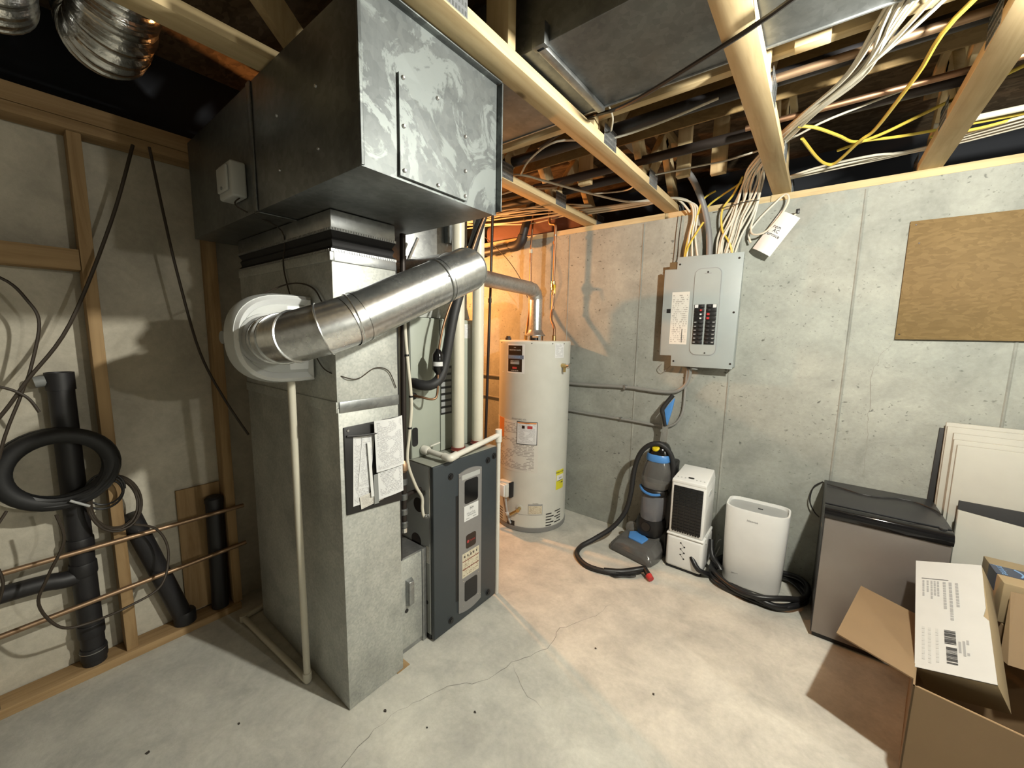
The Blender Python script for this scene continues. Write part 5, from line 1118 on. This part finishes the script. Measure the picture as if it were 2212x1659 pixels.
part('hinge_cap', MB().lathe((.492, 2.42, .694), [(.013, 0), (.013, .006)], 14), 'fridge_top', t)
part('side_tag', MB().box(.0905, .092, 2.55, 2.58, .52, .535), 'grey_light', t)
cable('power_cord', [(.10, 2.74, .702), (.16, 2.72, .700), (.24, 2.68, .700), (.31, 2.69, .700), (.38, 2.73, .700), (.45, 2.72, .700), (.50, 2.66, .700), (.515, 2.60, .702)], .0032, 'cable_b', 'thin black power cord lying across the top of the compact fridge')
cable('power_cord', [(.085, 2.845, .68), (.045, 2.83, .64), (.035, 2.82, .56), (.06, 2.82, .50), (.086, 2.80, .48)], .0035, 'cable_b', 'black cord loop hanging beside the fridge rear edge')

# white boards leaning behind the fridge -------------------------------------------------------
for i in range(5):
    z1 = [1.105, 1.088, 1.062, 1.035, 1.014][i]; xo = [.523, .525, .545, .545, .555][i]; yb = 2.816 - i * .020
    tl = V((xo, yb - .004, z1))
    solo('shelf_board', MB().prism([(xo, yb - .060 - .011, .0), (xo + .75, yb - .060 - .011, .0), (xo + .75, yb - .060 + .005, .0), (xo, yb - .060 + .005, .0)], (0, .060 * 1.0, z1)), 'board',
         ['rearmost and tallest of the off-white boards stacked against the wall', 'second off-white board from the wall in the stack behind the fridge', 'middle off-white board of the stack behind the fridge', 'second off-white board from the front of the leaning stack', 'front off-white board of the leaning stack behind the fridge'][i], 'board', group='white boards leaning on the wall', bevel=.002)
solo('dark_board', MB().prism([(.497, 2.828, 0), (1.25, 2.828, 0), (1.25, 2.838, 0), (.497, 2.838, 0)], (.012, .008, 1.07)), 'black_rough', 'tall black panel edge showing behind the off-white boards, against the wall', 'board', bevel=.001)
solo('dark_board', MB().prism([(.575, 2.640, 0), (1.3, 2.640, 0), (1.3, 2.652, 0), (.575, 2.652, 0)], (0, .02, .765)), 'black_rough', 'black board slotted between the white boards beside the fridge', 'board', bevel=.001)
solo('shelf_board', MB().add([(.565, 2.545, 0), (1.3, 2.49, 0), (1.3, 2.51, 0), (.565, 2.565, 0), (.565, 2.605, .735), (1.3, 2.56, .66), (1.3, 2.58, .66), (.565, 2.625, .735)], [(0, 3, 2, 1), (4, 5, 6, 7), (0, 1, 5, 4), (1, 2, 6, 5), (2, 3, 7, 6), (3, 0, 4, 7)]), 'board', 'lower white panel with slanted top edge standing right of the fridge', 'board', bevel=.003)

# open carton ---------------------------------------------------------------------------------------
t = thing('open_carton', 'large open brown cardboard carton with a flap folded out, front right', 'box', (.34, 1.70, 0))
u = V((.985, -.17, 0)).normalized(); v = V((.17, .985, 0)).normalized(); c0 = V((.338, 1.712, 0)); W_, L_, H_ = .62, .50, .392
def panelq(a, b, c, d, nrm, th, nm, mt, par): return part(nm, MB().prism([a, b, c, d], V(nrm) * th), mt, par)
Z = V((0, 0, 1)); c1 = c0 + u * W_; c2 = c1 + v * L_; c3 = c0 + v * L_
fr = panelq(c0, c1, c1 + Z * H_, c0 + Z * H_, v, .005, 'front_wall', 'card', t)
panelq(c0, c0 + Z * H_, c3 + Z * H_, c3, u, .005, 'side_wall', 'card', t)
panelq(c1, c2, c2 + Z * H_, c1 + Z * H_, -u, .005, 'side_wall', 'card', t)
panelq(c3, c3 + Z * H_, c2 + Z * H_, c2, -v, .005, 'back_wall', 'card', t)
panelq(c0 + Z * .002, c1 + Z * .002, c2 + Z * .002, c3 + Z * .002, Z, .005, 'bottom', 'card_in', t)
f0 = c0 + Z * H_ + v * .03; f1 = c3 + Z * H_ - v * .03
panelq(f0, f1, V((.242, 2.255, .405)), V((.147, 1.823, .402)), Z, .005, 'side_flap', 'card_light' if False else 'card', t)
panelq(c0 + Z * (H_ - .001) + u * .01 + v * .006, c1 + Z * (H_ - .001) - u * .01 + v * .006, c1 + Z * .15 - u * .01 + v * .012, c0 + Z * .15 + u * .01 + v * .012, v, .004, 'front_flap', 'card_in', t)
# white product box leaning in the carton
t = thing('white_product_box', 'white printed product box with barcode leaning in the open carton', 'box', (.45, 2.0, .2))
n0 = V((.356, 1.818, .392)); n1 = V((.524, 1.776, .458)); f3 = V((.404, 2.295, .574))
ex = (n1 - n0).normalized(); ey = f3 - n0; ey = (ey - ex * ey.dot(ex)).normalized(); nn = ex.cross(ey)
wd, ht, th = .185, .513, .11
o0 = n0
# top face with a torn notch on the right side
outline = [o0, o0 + ex * wd, o0 + ex * wd + ey * (.245), o0 + ex * (wd - .012) + ey * .262, o0 + ex * (wd - .004) + ey * .30, o0 + ex * wd + ey * ht, o0 + ey * ht]
part('top_face', MB().prism(outline, -nn * .003), 'box_white', t)
part('carton_body', MB().prism([o0 - nn * .003, o0 + ex * wd - nn * .003, o0 + ex * wd + ey * ht - nn * .003, o0 + ey * ht - nn * .003], -nn * th), 'card_light', t, .001)
tp = t
def onbox(x, y, h=.0006): return o0 + ex * x + ey * y + nn * h
def bars(nm, rows, mt):
    mb = MB()
    for (x, y, w_, h_) in rows: mb.prism([onbox(x, y), onbox(x + w_, y), onbox(x + w_, y + h_), onbox(x, y + h_)], nn * .0004)
    part(nm, mb, mt, tp)
bars('rule_line', [(.018, .414, .075, .0025)], 'ink')
def vtext(s, x, y, size): text(s, tp, 'ink_grey', onbox(x, y), -ey, ex, size)
for i, (s, sz) in enumerate((('Installation guide', .0115), ('Fold along lines', .0115), ('Keep upright', .0115), ('Handle with care', .0115), ('Remove tape first', .0115))): pass
for i, (x, ln) in enumerate(((.020, .085), (.032, .062), (.043, .088), (.052, .068), (.061, .075), (.077, .135), (.093, .185), (.110, .115))):
    rr_ = random.Random(40 + i); y = .405; rows = []
    while y > .405 - ln:
        w_ = rr_.uniform(.006, .02); rows.append((x, y - w_, .0055 if i < 5 else .008, w_)); y -= w_ + .004
    bars('text_line', rows, 'ink_grey')
for i, x in enumerate((.018, .034, .053)):
    rr_ = random.Random(60 + i); y = .175; rows = []
    while y > .035:
        w_ = rr_.uniform(.006, .02); rows.append((x, y - w_, .007, w_)); y -= w_ + .004
    bars('text_line', rows, 'grey_light')
rr_ = random.Random(9); rows = []; y = .175
while y > .118:
    w_ = rr_.choice((.0012, .002, .0034)); rows.append((.075, y - w_, .028, w_)); y -= w_ + rr_.choice((.0012, .0022))
bars('barcode', rows, 'ink'); rows = []; y = .105
while y > .040:
    w_ = rr_.choice((.0012, .002, .0034)); rows.append((.078, y - w_, .026, w_)); y -= w_ + rr_.choice((.0012, .0022, .004))
bars('barcode', rows, 'ink'); bars('text_line', [(.108, .09, .006, .045), (.118, .08, .006, .06), (.127, .128, .006, .018), (.127, .085, .006, .01)], 'ink_grey')
# parcel behind on a plain box
lo = thing('plain_carton', 'plain brown carton under the taped parcel at the right edge', 'box', (.85, 2.35, 0))
part('body', MB().box(.64, 1.10, 2.215, 2.475, .001, .44), 'card', lo, .002)
part('flap', MB().prism([(.60, 2.06, .395), (.612, 2.03, .395), (.65, 2.205, .585), (.64, 2.21, .585)], (.26, .02, 0)), 'card', lo)
t = thing('taped_parcel', 'small tan parcel with dark blue printed tape at the right edge', 'box', (.85, 2.36, .442))
part('body', MB().box(.628, 1.0, 2.235, 2.475, .442, .600), 'card_light', t, .003)
tape = part('tape', MB().box(.626, 1.002, 2.310, 2.395, .599, .6015), 'tape_blue', t)
part('tape_end', MB().box(.6265, .6285, 2.310, 2.395, .53, .6012), 'tape_blue', t)
text('prime', tape, 'prime', (.642, 2.392, .602), (0, -1, 0), (1, 0, 0), .034)
text('prime', tape, 'prime', (.80, 2.392, .602), (0, -1, 0), (1, 0, 0), .034)
part('smile_mark', MB().tube([(.69, 2.385, .602), (.70, 2.365, .602), (.702, 2.345, .602), (.692, 2.322, .602)], .0028, 6, 4), 'prime', tape)

# ================================================================== LEFT STUD WALL FITTINGS
t = thing('waste_stack', 'black plastic waste stack standing open-topped before the stud wall', 'pipe', (-2.26, .11, 0))
sx = -2.385
part('pipe', MB().cyl((sx, .119, .04), (sx, .122, 1.29), .038, n=20), 'abs', t)
part('top_hub', MB().lathe((sx, .122, 1.245), [(.042, 0), (.042, .07), (.037, .07), (.037, .03)], 22), 'abs', t)
part('side_lug', MB().cyl((sx, .085, 1.285), (sx, .055, 1.28), .022, n=14), 'grey_mid', t)
for z in (.06, .17, .45, .56): part('coupling', MB().lathe((sx, .119, z), [(.041, 0), (.043, .006), (.043, .05), (.041, .056)], 20), 'abs', t)
part('steel_band', MB().lathe((sx, .119, .21), [(.0425, 0), (.0425, .003)], 20), 'screw', t)
part('steel_band', MB().lathe((sx, .119, .10), [(.0445, 0), (.0445, .003)], 20), 'screw', t)
part('branch', MB().tube([(sx, .119, .45), (sx + .005, .06, .455), (sx + .0, -.02, .468), (sx, -.35, .48), (sx, -1.6, .52)], .033, 18, 4), 'abs', t)
t = thing('diagonal_waste_pipe', 'black plastic waste pipe slanting down to the floor plate', 'pipe', (-2.28, .41, 0))
part('pipe', MB().cyl((-2.385, .277, .655), (-2.385, .432, .045), .038, n=20), 'abs', t)
part('floor_hub', MB().lathe((-2.385, .432, .039), [(.045, 0), (.045, .05), (.04, .06)], 20), 'abs', t)
t = thing('short_waste_pipe', 'short vertical black plastic stub by the stud beside the return duct', 'pipe', (-2.29, .56, 0))
part('pipe', MB().cyl((-2.385, .580, .04), (-2.385, .588, .62), .037, n=20), 'abs', t)
part('cap', MB().lathe((-2.385, .588, .615), [(.040, 0), (.040, .02), (.03, .03)], 20), 'abs', t)
for (za, zb, lb) in ((.576, .572, 'upper horizontal copper line in front of the stud wall'), (.333, .364, 'lower horizontal copper line in front of the stud wall')):
    solo('copper_line', MB().cyl((-2.334, -1.2, za - (zb - za) * 1.35), (-2.334, .70, zb), .0105, n=12), 'copper_old', lb, 'pipe', loc=(-2.334, -.25, za), group='copper lines on the stud wall')
# hung coil of black hose: several turns
def coil(c, rx, rz, turns, r, spread, seed, n=36, tilt=0.0, xspread=.02):
    rn = random.Random(seed); P = []
    for k in range(int(turns * n)):
        q = 2 * math.pi * k / n; w1 = 1 + spread * math.sin(k * .13 + seed) + spread * .6 * math.sin(k * .031 * seed)
        P.append(V((c[0] + xspread * math.sin(k * .17 + seed), c[1] + rx * w1 * math.cos(q) + tilt * rz * math.sin(q), c[2] + rz * w1 * math.sin(q))))
    return P
t = thing('hose_coil', 'thick coil of black hose hung over the waste stack', 'hose', (-2.19, .08, .8))
part('coil', MB().tube(coil((-2.29, .087, .945), .145, .135, 5.5, .0125, .09, 3), .0125, 8, 1), 'black', t)
part('wrap_band', MB().tube(coil((-2.29, .087, .945), .143, .133, 1, .03, .0, 2, xspread=0), .030, 10, 1, closed=True), 'black_rough', t)
part('tie', MB().cyl((-2.245, .10, .825), (-2.245, .15, .785), .005, n=8), 'grey_light', t)
t = thing('cable_coil', 'loose coil of thin brown cable hanging right of the hose coil', 'cable', (-2.23, .24, .65))
part('coil', MB().tube(coil((-2.31, .228, .755), .075, .115, 6.5, .004, .07, 5, tilt=-.1), .0042, 6, 1), 'cable_br', t)
part('coil', MB().tube(coil((-2.30, .20, .815), .055, .07, 3.2, .004, .12, 7), .0038, 6, 1), 'cable_b', t)
for nm, pts, r, lb in (
    ('hanging_wire', [(-2.30, .396, 2.24), (-2.28, .304, 1.913), (-2.27, .159, 1.506), (-2.27, .039, 1.301), (-2.27, -.035, 1.174), (-2.27, -.16, 1.0), (-2.29, -.30, .70), (-2.33, -.38, .05)], .0062, 'dark wire slanting from the top plate down to the left edge'),
    ('hanging_wire', [(-2.30, .447, 2.25), (-2.28, .471, 1.969), (-2.275, .50, 1.72), (-2.27, .553, 1.39), (-2.25, .629, 1.162), (-2.235, .715, .97)], .0055, 'dark wire hanging from the top plate to the return duct'),
    ('hanging_wire', [(-2.345, -.38, 2.2), (-2.33, -.32, 1.9), (-2.29, -.12, 1.70), (-2.28, .01, 1.662), (-2.28, .064, 1.587), (-2.28, .084, 1.504), (-2.28, .048, 1.335), (-2.27, .02, 1.25), (-2.27, -.06, .98), (-2.31, -.14, .40), (-2.345, -.16, .05)], .005, 'dark wire arching at the left edge above the waste stack'),
    ('hanging_wire', [(-2.345, -.39, 1.5), (-2.30, -.22, 1.34), (-2.27, -.12, 1.30), (-2.26, -.025, 1.282), (-2.26, .03, 1.24), (-2.26, .055, 1.18)], .005, 'short dark wire crossing the slanting one at the left edge'),
    ('hanging_wire', [(-2.19, .06, .80), (-2.17, .07, .70), (-2.17, .02, .58), (-2.18, -.01, .48), (-2.19, .03, .36), (-2.20, .10, .325), (-2.19, .22, .335), (-2.20, .33, .37), (-2.24, .37, .50), (-2.25, .34, .61), (-2.25, .27, .66)], .005, 'brown wire looping below the hose coil round the diagonal pipe'),
    ('hanging_wire', [(-2.20, -.05, .85), (-2.19, -.10, .74), (-2.19, -.08, .60), (-2.22, -.12, .42), (-2.33, -.14, .05)], .0045, 'brown wire hanging at the left edge below the hose coil')):
    cable(nm, pts, r, 'cable_br', lb, 'wire')
for i, (x, y, r) in enumerate(((-1.232, .80, .006), (-1.05, .86, .004), (-.95, 1.02, .005), (-.42, 1.55, .006), (-1.62, .42, .005), (-1.75, .18, .006), (-.72, 1.62, .005))):
    rn = random.Random(i); mb = MB().prism([(x + r * math.cos(a) * rn.uniform(.6, 1.3), y + r * math.sin(a) * rn.uniform(.6, 1.3), .0003) for a in (0, 1.1, 2.3, 3.4, 4.5, 5.5)], (0, 0, r * .5))
    solo('dirt_chip', mb, 'lam_dirt', ['dark chip on the floor just right of the return duct foot', 'small dark chip on the floor near the return duct', 'small dark speck beside the floor crack', 'dark speck on the open floor centre right', 'dark speck on the floor before the left plate', 'dark chip on the floor at lower left', 'small speck on the floor before the furnace'][i], 'debris', group='debris on the floor')
